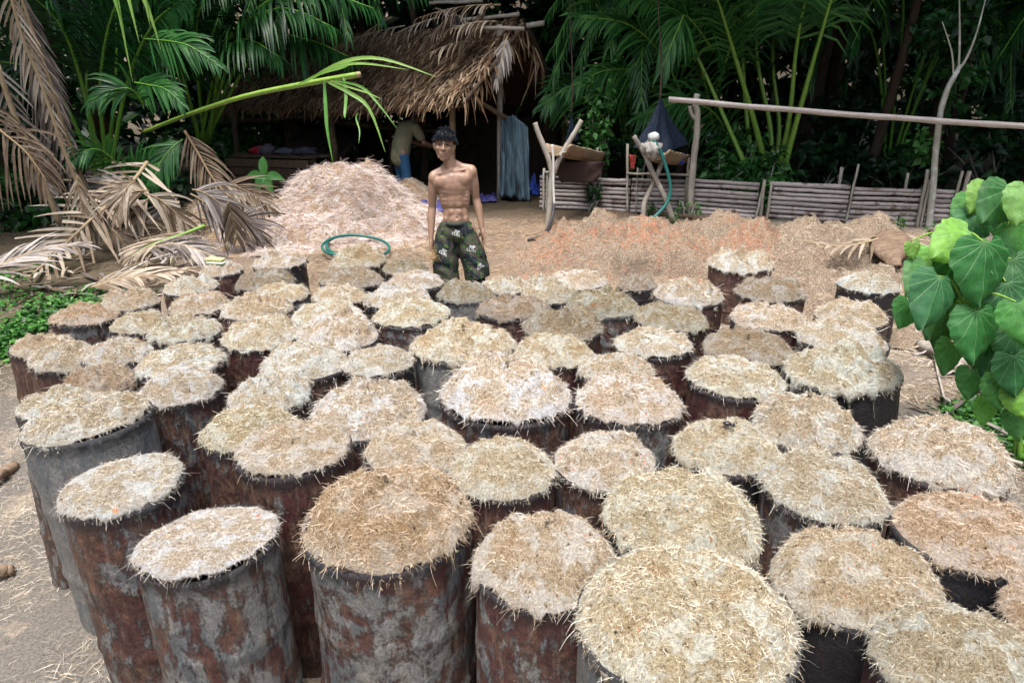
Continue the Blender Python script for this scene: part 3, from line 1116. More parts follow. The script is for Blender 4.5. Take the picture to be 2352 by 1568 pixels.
def bamboo_fence():
    rnd = random.Random(3)
    root = empty("bamboo_fence", fpt(1700))
    tag(root, "low fence of stacked horizontal bamboo poles behind the sawdust heaps", "fence")
    joints = [1239, 1362, 1447, 1583, 1741, 1762, 1949, 2117, 2190, 2204, 2420]
    fd = (FB - FA).normalized()
    nrm = Vector((-fd.y, fd.x, 0))
    if nrm.y > 0:
        nrm = -nrm
    H = .54
    for s in range(len(joints) - 1):
        a, b = fpt(joints[s] + 1.5), fpt(joints[s + 1] - 1.5)
        if joints[s + 1] - joints[s] < 40:
            continue
        lift = rnd.uniform(-.015, .015)
        nrod = 8
        for k in range(nrod):
            z = .04 + lift + k * H / nrod + rnd.uniform(-.008, .008)
            r = rnd.uniform(.027, .036)
            off = nrm * rnd.uniform(-.006, .006)
            mb = MB()
            pts = wob_line(a + Vector((0, 0, z)) + off, b + Vector((0, 0, z + rnd.uniform(-.012, .012))) + off, 7, .005, rnd)
            tint = rnd.uniform(.25, .9) - (.3 if joints[s] >= 2180 else 0) - (.25 if 1239 <= joints[s] < 1300 and k > 4 else 0)
            # culm nodes
            P2, R2 = [], []
            for i in range(len(pts)):
                P2.append(pts[i])
                R2.append(r * rnd.uniform(.95, 1.03))
                if i < len(pts) - 1 and i % 2 == 0:
                    m = pts[i].lerp(pts[i + 1], .5)
                    d = (pts[i + 1] - pts[i]).normalized() * .012
                    P2 += [m - d, m, m + d]
                    R2 += [r, r * 1.13, r]
            mb.tube(P2, R2, 8, tint)
            rel(mb.build("bamboo_pole", M_BAMBOO), root)
    for u, top, rr, lean in ((1250, .66, .022, .0), (1256, .60, .02, .02), (1364, 1.0, .017, .03), (1443, 1.06, .022, -.05), (1463, .72, .012, -.02), (1570, .86, .02, .03),
                             (1577, .68, .02, .0), (1738, .60, .02, .08), (1750, .58, .026, 0), (1766, .52, .02, 0), (1947, .86, .017, .06), (2113, .80, .026, .01), (2124, .66, .02, .0),
                             (2184, .80, .02, .05), (2203, .80, .03, .03), (1923, .80, .024, 0), (2078, .72, .02, 0)):
        p = fpt(u)
        back = -.10 if u in (1923, 2078) else .055
        q = p + nrm * back
        mb = MB()
        mb.tube(wob_line(q - Vector((0, 0, .1)), q + Vector((lean, 0, top)), 6, .006, rnd), [rr * rnd.uniform(.88, 1.1) for _ in range(6)], 7, rnd.uniform(.3, .8))
        rel(mb.build("fence_post", M_BARK), root)
    for (u0, u1, z) in ((1252, 1366, .60), (1438, 1582, .61)):
        a, b = fpt(u0) + nrm * .085, fpt(u1) + nrm * .085
        mb = MB()
        mb.tube(wob_line(a + Vector((0, 0, z)), b + Vector((0, 0, z - .005)), 7, .006, rnd), .019, 7, .6)
        rel(mb.build("top_rail", M_BARK), root)
    return nrm


FN = bamboo_fence()


def gutter():
    y0, y1 = 10.35, 9.2
    a, b = at(1536, 226, y0), at(2420, 292, y1)
    root = empty("bamboo_gutter", a)
    tag(root, "long pale split bamboo gutter pole propped high above the fence", "gutter pole")
    d = (b - a).normalized()
    sd = d.cross(Vector((0, 0, 1))).normalized()
    n = 28
    V, F, T = [], [], []
    for i in range(n + 1):
        p = a.lerp(b, i / n) + Vector((0, 0, .003 * math.sin(i * .8) - .02 * math.sin(math.pi * i / n)))
        r = .052 + (.006 if i % 4 == 0 else 0)
        for k in range(9):
            an = math.pi * (k / 8) * 1.25 + math.pi * .85
            V.append(p + sd * (r * math.cos(an)) + Vector((0, 0, r * math.sin(an))))
            T.append(.75)
        for k in range(9):
            an = math.pi * (1 - k / 8) * 1.25 + math.pi * .85
            V.append(p + sd * ((r - .01) * math.cos(an)) + Vector((0, 0, (r - .01) * math.sin(an))))
            T.append(.6)
    for i in range(n):
        for k in range(18):
            l = (k + 1) % 18
            F.append((i * 18 + k, i * 18 + l, (i + 1) * 18 + l, (i + 1) * 18 + k))
    F = np.array(F)
    me = mesh_arrays("gutter_culm", V, [F, np.array([[k, k + 1, 16 - k, 17 - k] for k in range(0, 8)])], T, True)
    rel(obj("gutter_culm", me, wood_mat("pale_bamboo", (.20, .16, .13), (.56, .50, .46), (3, 30, 30), .55)), root)


gutter()


def stick(name, pix, y, r, mat, label, cat, group=None, tint=.6, n=9, root=True):
    """bent stick through picture points at (nearly) one distance"""
    pts = []
    for i, q in enumerate(pix):
        pts.append(at(q[0], q[1], q[2] if len(q) > 2 else y))
    P = smooth_pts(pts, 4)
    R = [r[0] + (r[1] - r[0]) * i / (len(P) - 1) for i in range(len(P))]
    mb = MB()
    mb.tube(P, R, n, tint, wob=.08)
    o = mb.build(name, mat)
    if label:
        tag(o, label, cat, group)
    return o


def smooth_pts(pts, k=4):
    out = []
    n = len(pts)
    for i in range(n - 1):
        p0, p1, p2, p3 = pts[max(i - 1, 0)], pts[i], pts[i + 1], pts[min(i + 2, n - 1)]
        for j in range(k):
            t = j / k
            out.append(.5 * ((2 * p1) + (p2 - p0) * t + (2 * p0 - 5 * p1 + 4 * p2 - p3) * t * t + (3 * p1 - p0 - 3 * p2 + p3) * t ** 3))
    out.append(pts[-1])
    return out


# tall lichen-grey pole that carries the gutter
yp = fpt(1592).y - .16
pole = empty("gutter_post", at(1585, 492, yp))
tag(pole, "crooked grey pole with a stub, carrying the gutter's end", "post")
rel(stick("shaft", [(1584, 500), (1587, 440), (1593, 370), (1600, 310), (1602, 262), (1597, 240), (1602, 216)], yp, (.055, .042), M_BARK, None, None), pole)
rel(stick("side_stub", [(1599, 276), (1588, 262), (1584, 244)], yp, (.03, .026), M_BARK, None, None), pole)

# forked posts that carry the first trough
yf = 10.0
fk = empty("forked_post", at(1266, 520, yf))
tag(fk, "pale forked branch post set upright before the fence's end", "post")
rel(stick("shaft", [(1258, 522), (1264, 470), (1266, 430), (1269, 394)], yf, (.052, .045), M_BARK, None, None), fk)
rel(stick("fork_arm", [(1269, 400), (1262, 372), (1248, 334), (1236, 305), (1229, 282)], yf, (.043, .034), M_BARK, None, None), fk)
rel(stick("fork_arm", [(1269, 402), (1280, 376), (1302, 334), (1322, 302), (1336, 276)], yf, (.04, .034), M_BARK, None, None), fk)


def hose(name, pix, r, mat, label, cat="hose", n=10, k=6):
    pts = smooth_pts([at(*q) if len(q) == 3 else Vector(q) for q in pix], k)
    mb = MB()
    mb.tube(pts, r, n, .5)
    return tag(mb.build(name, mat), label, cat)


hose("water_pipe", [(1268, 332, 9.93), (1271, 370, 9.93), (1271, 420, 9.93), (1273, 470, 9.92)], .017, M_PIPE, "thin white pipe running down the forked post", "pipe")
hose("black_hose", [(1273, 470, 9.92), (1268, 500, 9.8), (1256, 528, 9.4), (1240, 545, 9.0), (1214, 551, 8.75)], .022, M_HOSEK, "black hose curling from the white pipe onto the ground")


def trough(name, a, b, r, sag, label, end_fold):
    """split palm sheath: an open half shell with curled rims and torn near end"""
    d = (b - a)
    L = d.length
    d.normalize()
    sd = d.cross(Vector((0, 0, 1))).normalized()
    up = sd.cross(d).normalized()
    n, m = 20, 18
    V, T = [], []
    for i in range(n + 1):
        t = i / n
        p = a + d * (t * L)
        rr = r * (1 - .12 * t) * (1 + .05 * fract(t * 4, 1, 2, 3))
        for k in range(m + 1):
            q = k / m
            an = math.pi * (1.0 + q) + .35 * math.sin((q - .5) * math.pi) * 0
            an = -math.pi * .12 - (math.pi * .76) * 1 * q - .0
            x, z = math.cos(an) * rr, math.sin(an) * rr * 1.15
            ed = abs(q - .5) * 2
            if ed > .86:
                z += .03 * (ed - .86) / .14 * r * 4
                x *= 1 + .12 * (ed - .86) / .14
            j = .012 * fract(t * 6, q * 9, 3, 3)
            fwd = -end_fold * max(0, .12 - t) * 3 * abs(fract(q * 6, 2, 5, 3))
            V.append(p + sd * (x + j) + up * (z + j) + d * fwd)
            T.append(.35 + .5 * ed + .25 * fract(t * 5, q * 8, 8, 3))
    F = [(i * (m + 1) + k, i * (m + 1) + k + 1, (i + 1) * (m + 1) + k + 1, (i + 1) * (m + 1) + k) for i in range(n) for k in range(m)]
    me = mesh_arrays(name, V, np.array(F), T, True)
    o = obj(name, me, M_TROUGH)
    md = o.modifiers.new("thick", 'SOLIDIFY')
    md.thickness = .022
    return tag(o, label, "trough")


t1a, t1b = at(1283, 322, 10.05), at(1368, 344, 11.15)
trough("sheath_trough", t1a, t1b, .2, .03, "brown palm sheath trough resting in the forked post", .5)
t2a, t2b = at(1507, 335, 10.0), at(1562, 350, 10.95)
trough("sheath_trough", t2a, t2b, .2, .03, "palm sheath trough on crossed legs under the blue net", .5)

# crossed legs
xl = empty("trestle", at(1505, 495, 9.95))
tag(xl, "crossed pair of dark branches holding the trough with the green hose", "trestle")
rel(stick("leg", [(1455, 313, 9.9), (1478, 350, 9.9), (1503, 405, 9.9), (1528, 455, 9.85), (1546, 505, 9.8)], 9.9, (.034, .04), M_BARK, None, None, tint=.3), xl)
rel(stick("leg", [(1528, 352, 10.0), (1512, 395, 9.98), (1494, 435, 9.95), (1480, 465, 9.9), (1477, 500, 9.85)], 9.9, (.03, .04), M_BARK, None, None, tint=.3), xl)

hose("green_hose", [(1500, 322, 9.83), (1506, 330, 9.8), (1519, 352, 9.78), (1532, 392, 9.76), (1540, 432, 9.74), (1532, 466, 9.7), (1508, 494, 9.65), (1492, 503, 9.6)], .024, M_HOSE,
     "turquoise hose hanging in an arc from the trough on crossed legs")


def blob(name, c, s, mat, label, cat, seed=0, amp=.18, parent=None, group=None, freq=1.6):
    """lumpy stone, bundle or bag"""
    n, m = 20, 12
    V = []
    for i in range(m + 1):
        th = math.pi * i / m
        for k in range(n):
            ph = 2 * math.pi * k / n
            d = Vector((math.sin(th) * math.cos(ph), math.sin(th) * math.sin(ph), math.cos(th)))
            q = 1 + amp * fract(d.x * freq + seed, d.y * freq, d.z * freq, 4)
            V.append((d.x * s[0] * q, d.y * s[1] * q, d.z * s[2] * q))
    F = [(i * n + k, i * n + (k + 1) % n, (i + 1) * n + (k + 1) % n, (i + 1) * n + k) for i in range(m) for k in range(n)]
    o = obj(name, mesh_arrays(name, V, np.array(F), np.full(len(V), .5), True), mat, parent, c)
    if label:
        tag(o, label, cat, group)
    return o


M_STONE = plain("pale_stone", (.50, .53, .52), .8)
M_NET = None


def net_material():
    t = NT("blue_net")
    v = t.mapping((260, 260, 260))
    n = t.noise(20, 3)
    t.base(t.mix(n, (.008, .013, .028), (.02, .032, .062))).rough(.7)
    tr = t.n.new("ShaderNodeBsdfTransparent")
    mx = t.n.new("ShaderNodeMixShader")
    mx.inputs[0].default_value = .78
    t.l.new(tr.outputs[0], mx.inputs[1])
    t.l.new(t.b.outputs[0], mx.inputs[2])
    t.l.new(mx.outputs[0], t.out.inputs[0])
    return t.m


M_NET = net_material()
blob("stone", at(1501, 314, 9.86), (.085, .07, .06), M_STONE, "smooth pale stone weighing down the trough's end", "stone", 3)
bag = blob("fibre_bundle", at(1497, 343, 9.86), (.13, .12, .12), wood_mat("wet_husk", (.06, .05, .045), (.55, .52, .48), (9, 9, 9), .8), "pale wet husk bundle stuffed in the trough's end under the stone", "bundle", 9, .55, freq=3)


def net(name, apex, rim, label, rope_top):
    root = empty(name, apex)
    tag(root, label, "net")
    n, m = 40, 14
    V = []
    for i in range(m + 1):
        t = i / m
        for k in range(n):
            q = k / n * len(rim)
            a, b = rim[int(q) % len(rim)], rim[(int(q) + 1) % len(rim)]
            p = a.lerp(b, q % 1)
            x = apex.lerp(p, t ** .85)
            c = sum(rim, Vector()) / len(rim)
            fold = .035 * t * math.sin(k / n * 2 * math.pi * 6 + t * 2) + .03 * t * fract(k * .4, t * 4, 1, 2)
            dr = (x - Vector((apex.x, apex.y, x.z)))
            dr = dr.normalized() if dr.length > 1e-4 else Vector((1, 0, 0))
            V.append(x + dr * fold - Vector((0, 0, .10 * math.sin(t * math.pi) * (1 - t))))
    F = [(i * n + k, i * n + (k + 1) % n, (i + 1) * n + (k + 1) % n, (i + 1) * n + k) for i in range(m) for k in range(n)]
    rel(obj("net_cloth", mesh_arrays(name, V, np.array(F), None, True), M_NET), root)
    mb = MB()
    mb.tube(smooth_pts([apex - Vector((0, 0, .06)), apex.lerp(rope_top, .3) + Vector((.02, 0, 0)), apex.lerp(rope_top, .7) - Vector((.015, 0, 0)), rope_top], 4), [.014] * 6 + [.010] * 7, 6, .3)
    rel(mb.build("hanging_rope", M_DARKWOOD), root)


net("straining_net", at(1517, 222, 10.6), [at(1458, 338, 10.4), at(1490, 352, 10.2), at(1540, 350, 10.4), at(1578, 330, 10.7), at(1545, 330, 11.0), at(1490, 330, 10.9)],
    "dark blue net hung as a cone over the trough on crossed legs", at(1514, -60, 10.9))
net("straining_net", at(1313, 252, 11.6), [at(1302, 322, 11.5), at(1322, 324, 11.5), at(1330, 320, 11.8), at(1306, 320, 11.8)],
    "dark blue net hanging behind the trough in the forked post", at(1310, -40, 11.9))


def rag(name, u, v, y, w, h, col, label, seed=0):
    n, m = 8, 10
    V = []
    for i in range(m + 1):
        for k in range(n + 1):
            q, t = k / n - .5, i / m
            p = at(u, v, y) + Vector((q * w * (1 - .35 * t), .03 * math.sin(k * 2 + i * .6 + seed), -t * h + .02 * fract(q * 4 + seed, t * 3, 1, 2)))
            V.append(p)
    F = [(i * (n + 1) + k, i * (n + 1) + k + 1, (i + 1) * (n + 1) + k + 1, (i + 1) * (n + 1) + k) for i in range(m) for k in range(n)]
    o = obj(name, mesh_arrays(name, V, np.array(F), None, True), plain(name + "_cloth", col, .8))
    o.modifiers.new("thick", 'SOLIDIFY').thickness = .006
    return tag(o, label, "rag")


rag("rag", 1454, 356, 10.0, .09, .19, (.34, .05, .04), "red rag tied to the trough on crossed legs", 1)
rag("rag", 1565, 352, 10.6, .10, .16, (.03, .07, .35), "blue rag knotted at the trough's far end", 2)
rag("rag", 1330, 372, 10.5, .8, .30, (.035, .018, .014), "dark brown cloth hanging below the trough in the forked post", 4)

# thin pale tree at the fence
M_LICHEN = wood_mat("lichen_bark", (.14, .13, .10), (.44, .43, .37), (10, 10, 6), .9, (.50, .52, .50))
tree_y = fpt(2134).y - .12
tr = empty("slender_tree", at(2134, 545, tree_y))
tag(tr, "slender pale lichened tree growing at the fence, three thin branches above", "tree")
rel(stick("trunk", [(2131, 552), (2138, 480), (2144, 420), (2150, 340), (2160, 260), (2176, 206), (2194, 172), (2206, 150)], tree_y, (.05, .03), M_LICHEN, None, None), tr)
rel(stick("branch", [(2196, 170), (2222, 130), (2245, 70), (2268, -20)], tree_y, (.02, .008), M_LICHEN, None, None), tr)
rel(stick("branch", [(2202, 158), (2204, 100), (2204, 40), (2203, -20)], tree_y, (.016, .007), M_LICHEN, None, None), tr)
rel(stick("branch", [(2190, 176), (2186, 120), (2164, 50)], tree_y, (.014, .006), M_LICHEN, None, None), tr)

# ------------------------------------------------------------------ palm fronds
M_GREEN = leaf_mat("palm_leaf", (.006, .035, .008), (.022, .105, .02), (.075, .22, .05), .42, .28)
M_GREEN_L = leaf_mat("palm_leaf_young", (.03, .12, .015), (.085, .25, .035), (.26, .42, .10), .4, .35)
M_DRY = leaf_mat("palm_leaf_dry", (.055, .034, .022), (.19, .138, .092), (.41, .345, .27), .7, .12, .2)
M_DRYG = leaf_mat("palm_leaf_withered", (.04, .032, .03), (.15, .125, .11), (.40, .36, .33), .7, .1, .2)
M_PET_G = leaf_mat("petiole_green", (.03, .10, .012), (.10, .24, .03), (.26, .38, .07), .4, .0)
M_PET_D = leaf_mat("petiole_dry", (.06, .04, .022), (.23, .16, .085), (.42, .33, .21), .7, .0)


def bez(p0, p1, p2, n):
    return [p0 * (1 - t) ** 2 + p1 * (2 * t * (1 - t)) + p2 * t * t for t in [i / (n - 1) for i in range(n)]]


def leaflet(base, d, side_up, L, w, droop, rnd, tint, fold=.35, seg=5, ragged=0.0):
    """one narrow leaflet bending down under its weight; returns verts, faces, tints"""
    mb = MB()
    pts, ws, sides = [], [], []
    p = base.copy()
    dd = d.copy()
    prof = [.45, .95, 1.0, .85, .55, .08] if seg == 5 else [.5, 1.0, .7, .08]
    for k in range(seg + 1):
        pts.append(p.copy())
        ws.append(w * prof[k] * .5)
        s = dd.cross(side_up)
        s = s.normalized() if s.length > 1e-5 else Vector((1, 0, 0))
        sides.append(s)
        dd = (dd + Vector((rnd.uniform(-.05, .05), rnd.uniform(-.05, .05), -droop / seg * (1 + k * .5)))).normalized()
        p = p + dd * (L / seg)
    if ragged and rnd.random() < ragged:          # snapped tip
        k = rnd.randint(2, seg)
        pts, ws, sides = pts[:k + 1], ws[:k + 1], sides[:k + 1]
        ws[-1] = max(ws[-1], w * .3)
    mb.strip(pts, ws, sides, fold, side_up, tint)
    return mb


def frond(name, pts, n, llen, lw, mat, pmat, r=(.03, .006), bare=.2, lift=.25, fwd=.75, droop=.5, seed=0, parts=False, ragged=0.0, label=None, cat="palm frond", group=None,
          parent=None, tint=(.2, .8), side_ratio=1.0, up=None, missing=0.0, lpart="leaflets", seg=5):
    """rachis through pts with two combs of leaflets. parts: each leaflet its own object"""
    rnd = random.Random(seed)
    pts = [Vector(p) for p in pts]
    if len(pts) == 3:
        P = bez(*pts, 18)
    else:
        P = smooth_pts(pts, 5)
    N = len(P) - 1
    root = parent
    top = None
    if parent is None or label:
        root = empty(name, P[0])
        if label:
            tag(root, label, cat, group)
    mb = MB()
    mb.tube(P, [r[0] + (r[1] - r[0]) * (i / N) for i in range(N + 1)], 7, .5 if tint[0] < .3 else .7, flat=.7)
    rel(mb.build("rachis", pmat), root)
    upv = up or Vector((0, 0, 1))
    allm = MB()
    for i in range(n):
        t = bare + (1 - bare) * (i + .5) / n
        k = min(N - 1, int(t * N))
        f = t * N - k
        p = P[k].lerp(P[k + 1], f)
        tan = (P[k + 1] - P[k]).normalized()
        sd = tan.cross(upv)
        sd = sd.normalized() if sd.length > .05 else Vector((1, 0, 0))
        un = sd.cross(tan).normalized()
        q = (i + .5) / n
        L = llen * (.55 + .45 * math.sin(math.pi * min(1, q * 1.15 + .15))) * (1 - .35 * q * q)
        for s in (-1, 1):
            if rnd.random() < missing:
                continue
            a = fwd * rnd.uniform(.85, 1.15) * (1 - .45 * q)
            d = (sd * (s * math.sin(a)) + tan * math.cos(a) + un * (lift * rnd.uniform(.6, 1.4))).normalized()
            LL = L * rnd.uniform(.85, 1.12) * (side_ratio if s > 0 else 1)
            tt = rnd.uniform(*tint)
            m = leaflet(p, d, un, LL, lw * rnd.uniform(.85, 1.15), droop * rnd.uniform(.6, 1.5), rnd, tt, seg=seg, ragged=ragged)
            if parts:
                o = m.build("leaflet", mat)
                rel(o, root)
            else:
                allm.add(m.v, m.f, m.t)
    if not parts and allm.v:
        o = allm.build(lpart, mat)
        rel(o, root)
    return root


# ------------------------------------------------------------------ thatched shed
M_THATCH = leaf_mat("thatch", (.035, .02, .012), (.15, .09, .05), (.40, .30, .20), .85, .04, .15)
M_SHEDWALL = wood_mat("shed_boards", (.012, .009, .007), (.05, .034, .022), (18, 18, 3), .9)


def shed():
    rnd = random.Random(12)
    E0, R0, B0 = Vector((-.80, 11.2, 2.47)), Vector((.14, 12.6, 3.72)), Vector((1.02, 14.0, 2.25))
    ax = Vector((-.85, .53, 0)).normalized()
    LEN = 5.9
    E1, R1, B1 = E0 + ax * LEN, R0 + ax * LEN, B0 + ax * LEN
    root = empty("thatched_shed", (-2.2, 12.8, g1(-2.2, 12.8)))
    tag(root, "open sided shed with sagging brown palm thatch roof and a dark inside", "shed")

    def slope_pt(a, b, s, t):
        """s along the ridge 0..1, t down from ridge 0..1"""
        e, r = a, b
        p = r.lerp(e, t) + ax * (s * LEN)
        sag = -.10 * math.sin(math.pi * min(1, s * 1.2)) - .05 * math.sin(math.pi * t)
        return p + Vector((0, 0, sag + .03 * fract(s * 5, t * 3, 1, 3) - .35 * max(0, s - .55) ** 1.3))

    def slope(a, b, name, count, seed, s0=0.0, s1=1.0):
        q = random.Random(seed)
        n, m = 30, 14
        V = [slope_pt(a, b, s0 + (s1 - s0) * i / n, j / m) - Vector((0, 0, .05)) for i in range(n + 1) for j in range(m + 1)]
        F = [(i * (m + 1) + j, i * (m + 1) + j + 1, (i + 1) * (m + 1) + j + 1, (i + 1) * (m + 1) + j) for i in range(n) for j in range(m)]
        o = obj("roof_mat", mesh_arrays("roof_mat", V, np.array(F), np.full(len(V), .1), True), M_THATCH)
        o.modifiers.new("thick", 'SOLIDIFY').thickness = .03
        rel(o, root)
        down = (a - b).normalized()
        sd = ax
        nr = down.cross(sd).normalized()
        if nr.z < 0:
            nr = -nr
        mb = MB()
        for k in range(count):
            s, t = s0 + (s1 - s0) * q.random(), (int(q.random() * 16) + q.random() * .35) / 16
            p = slope_pt(a, b, s, t) + nr * (.01 + .05 * q.random())
            an = q.gauss(0, .32)
            d = (down * math.cos(an) + sd * math.sin(an) + nr * q.uniform(-.02, .14)).normalized()
            L = q.uniform(.16, .42)
            w = q.uniform(.008, .021)
            pts = [p, p + d * L * .5, p + d * L + Vector((0, 0, -.04 * L / .3))]
            side = d.cross(nr).normalized()
            mb.strip(pts, [w, w * .9, w * .25], side, .5, nr, min(1, max(0, q.gauss(.48, .25))))
        o = mb.build(name, M_THATCH)
        rel(o, root)
        tag(o, kind="stuff")

    slope(E0, R0, "thatch", 8200, 1)
    slope(B0, R0, "thatch", 1200, 2)
    # single strips hanging from eave and verge
    for k in range(150):
        s = rnd.random()
        p = slope_pt(E0, R0, s, 1.0) + Vector((0, 0, rnd.uniform(-.02, .05)))
        d = Vector((rnd.gauss(-.12, .3), rnd.gauss(-.3, .25), -rnd.uniform(.35, 1.0))).normalized()
        L = rnd.uniform(.12, .36)
        mb = MB()
        sd = d.cross(Vector((.3, -1, 0))).normalized()
        w = rnd.uniform(.009, .024)
        mb.strip([p, p + d * L * .5, p + d * L + Vector((0, .02, -.03))], [w, w * .8, w * .15], sd, .4, Vector((0, -1, .2)), rnd.uniform(.35, .95))
        rel(mb.build("thatch_strip", M_THATCH), root)
    for k in range(70):
        t = rnd.random()
        a = E0 if k < 45 else B0
        p = slope_pt(a, R0, 0, t) - ax * rnd.uniform(0, .08)
        d = Vector((rnd.gauss(.1, .22), rnd.gauss(-.1, .2), -1)).normalized()
        L = rnd.uniform(.2, .7) * (1 if k < 45 else 1.3)
        mb = MB()
        w = rnd.uniform(.01, .022)
        mb.strip([p, p + d * L * .5 + Vector((.02, 0, 0)), p + d * L], [w, w * .8, w * .15], d.cross(Vector((0, -1, .1))).normalized(), .4, Vector((0, -1, .2)), rnd.uniform(.25, .85))
        rel(mb.build("thatch_strip", M_THATCH), root)

    def pole(name, a, b, r, mat=M_DARKWOOD, tint=.5, n=7):
        mb = MB()
        mb.tube(wob_line(a, b, 7, r * .25, rnd), [r * rnd.uniform(.9, 1.1) for _ in range(7)], 8, tint)
        return rel(mb.build(name, mat), root)

    def post(u, v, y, ztop, r, mat=M_DARKWOOD, tint=.5):
        p = at(u, v, y)
        p.z = g1(p.x, p.y) - .1
        pole("post", p, Vector((p.x + rnd.uniform(-.03, .03), p.y, ztop)), r, mat, tint)

    post(1146, 452, 12.35, 3.62, .05, M_BARK, .35)
    post(1040, 430, 11.6, 2.75, .05, M_PET_D, .3)
    post(769, 420, 12.9, 2.62, .075, M_PET_D, .15)
    post(555, 420, 13.6, 2.5, .05)
    post(689, 400, 14.6, 2.6, .035)
    post(1290, 430, 14.0, 2.3, .05)
    post(900, 400, 15.0, 2.7, .05)
    # rafters and rails
    pole("ridge_pole", R0 - ax * .45 - Vector((0, 0, .09)), R1 - Vector((0, 0, .45)), .045, M_BARK, .5)
    pole("roof_rail", at(1036, 62, 12.3), at(1206, 66, 12.0), .032, M_BARK, .6)
    pole("roof_rail", at(1034, 50, 12.7), at(1193, 33, 12.4), .032, M_BARK, .6)
    pole("roof_rail", at(985, 8, 13.0), at(1110, 2, 12.8), .03, M_BARK, .6)
    pole("rafter", R0 - ax * .1 - Vector((0, 0, .08)), E0 - ax * .05 - Vector((0, 0, .08)), .035)
    pole("rafter", R0 - ax * .1 - Vector((0, 0, .08)), B0 - ax * .05 - Vector((0, 0, .08)), .05, M_SHEDWALL)
    pole("brace", at(1088, 226, 11.7), at(1168, 274, 12.3), .04, M_PET_D, .25)
    pole("eave_beam", E0 - Vector((-.1, -.25, .1)), E1 - Vector((0, -.25, .45)), .04)
    pole("tie_beam", at(650, 262, 13.8), at(850, 290, 13.4), .045)
    pole("tie_beam", at(790, 285, 14.2), at(1050, 305, 13.6), .045)
    # dark boards added at the back to stand for the inside shade
    a, b = B0 + ax * .15, B0 + ax * 3.3
    nb = 16
    for k in range(nb):
        p0, p1 = a.lerp(b, k / nb), a.lerp(b, (k + .93) / nb)
        h = 1.35 + rnd.uniform(-.05, .04)
        z0 = g1(p0.x, p0.y) - .03
        mb = MB()
        c = (p0 + p1) / 2
        mb.box((c.x, c.y + rnd.uniform(-.012, .012), z0 + h / 2), ((p1 - p0).length, .022, h), math.atan2(ax.y, ax.x), rnd.uniform(.2, .7))
        rel(mb.build("shade_board", M_SHEDWALL, smooth=False), root)
    # leaning slatted ramp at the back
    c0, c1, c2, c3 = at(640, 362, 13.4), at(706, 288, 14.6), at(846, 296, 14.2), at(790, 360, 13.0)
    for k in range(9):
        p, q = c0.lerp(c3, (k + .04) / 9), c0.lerp(c3, (k + .96) / 9)
        p2, q2 = c1.lerp(c2, (k + .04) / 9), c1.lerp(c2, (k + .96) / 9)
        mb = MB()
        nn = (q - p).cross(p2 - p).normalized() * .018
        mb.add([p, q, q2, p2, p + nn, q + nn, q2 + nn, p2 + nn], [(0, 1, 2, 3), (7, 6, 5, 4), (0, 4, 5, 1), (1, 5, 6, 2), (2, 6, 7, 3), (3, 7, 4, 0)], rnd.uniform(.1, .4))
        rel(mb.build("ramp_board", M_SHEDWALL, smooth=False), root)
    for k in range(5):
        p, q = at(726 + 25 * k, 284 - (4 * k % 7), 13.6), at(768 + 25 * k, 232, 13.9)
        pole("lath", p, q, .016, M_BAMBOO, .8)
    return root, E0, R0, ax, slope_pt


SHED, SE0, SR0, SAX, SLOPE = shed()
# tangle of dry fronds heaped on the ridge
for i, (u, v, y, du, dv, L) in enumerate(((1010, 40, 12.4, -150, 70, 1), (1060, 20, 12.5, -90, 90, 1), (1120, 18, 12.3, -60, 100, 1), (930, 60, 12.6, -170, 60, 1),
                                         (1150, 12, 12.2, -190, 30, 1), (1080, 95, 11.9, -110, 40, 1), (1000, 20, 12.8, 120, 60, 1), (900, 40, 13.0, -120, 90, 1), (860, 75, 12.8, -150, 70, 1),
                                         (1165, 85, 12.0, -25, 110, 1), (1140, 50, 11.95, -130, 30, 1))):
    a, b = at(u, v, y), at(u + du, v + dv, y - .25)
    m = (a + b) / 2 + Vector((0, -.05, .12))
    f = frond("dry_frond", [a, m, b], 20, .5, .04, M_DRY if i % 3 else M_DRYG, M_PET_D, (.018, .006), .05, .1, .7, 1.0, 40 + i, ragged=.4, label=None, parent=SHED, tint=(.3, 1))


def cloth_sheet(name, corners, mat, label, cat, amp=.05, waves=3, n=28, m=24, thick=.006, seed=0, parent=None):
    a, b, c, d = corners      # top left, top right, bottom right, bottom left
    nrm = (b - a).cross(d - a).normalized()
    V = []
    for i in range(m + 1):
        for k in range(n + 1):
            q, t = k / n, i / m
            p = a.lerp(b, q).lerp(d.lerp(c, q), t)
            w = .6 * amp * math.sin(q * math.pi * 2 * waves + 2.2 * math.sin(t * 2 + seed)) * (.35 + .65 * t) + amp * 1.7 * fract(q * 3.5 + seed, t * 2.2, 2, 4)
            V.append(p + nrm * w + (d - a).normalized() * (.04 * fract(q * 5 + seed, 7, t, 2) * t))
    F = [(i * (n + 1) + k, i * (n + 1) + k + 1, (i + 1) * (n + 1) + k + 1, (i + 1) * (n + 1) + k) for i in range(m) for k in range(n)]
    o = obj(name, mesh_arrays(name, V, np.array(F), np.full(len(V), .5), True), mat, parent)
    o.modifiers.new("thick", 'SOLIDIFY').thickness = thick
    if label:
        tag(o, label, cat)
    return o


def tarp_material(name, c1, c2, streak):
    t = NT(name)
    v = t.mapping((9, 9, 1.2))
    n = t.noise(1.6, 5, .6, v)
    c = t.mix(t.step(n, .35, .68), c1, c2)
    c = t.mix(t.step(t.noise(1.0, 4, .6, t.mapping((5, 5, .8), loc=None)), .6, .72), c, streak)
    t.base(c).rough(.55)
    return t.m


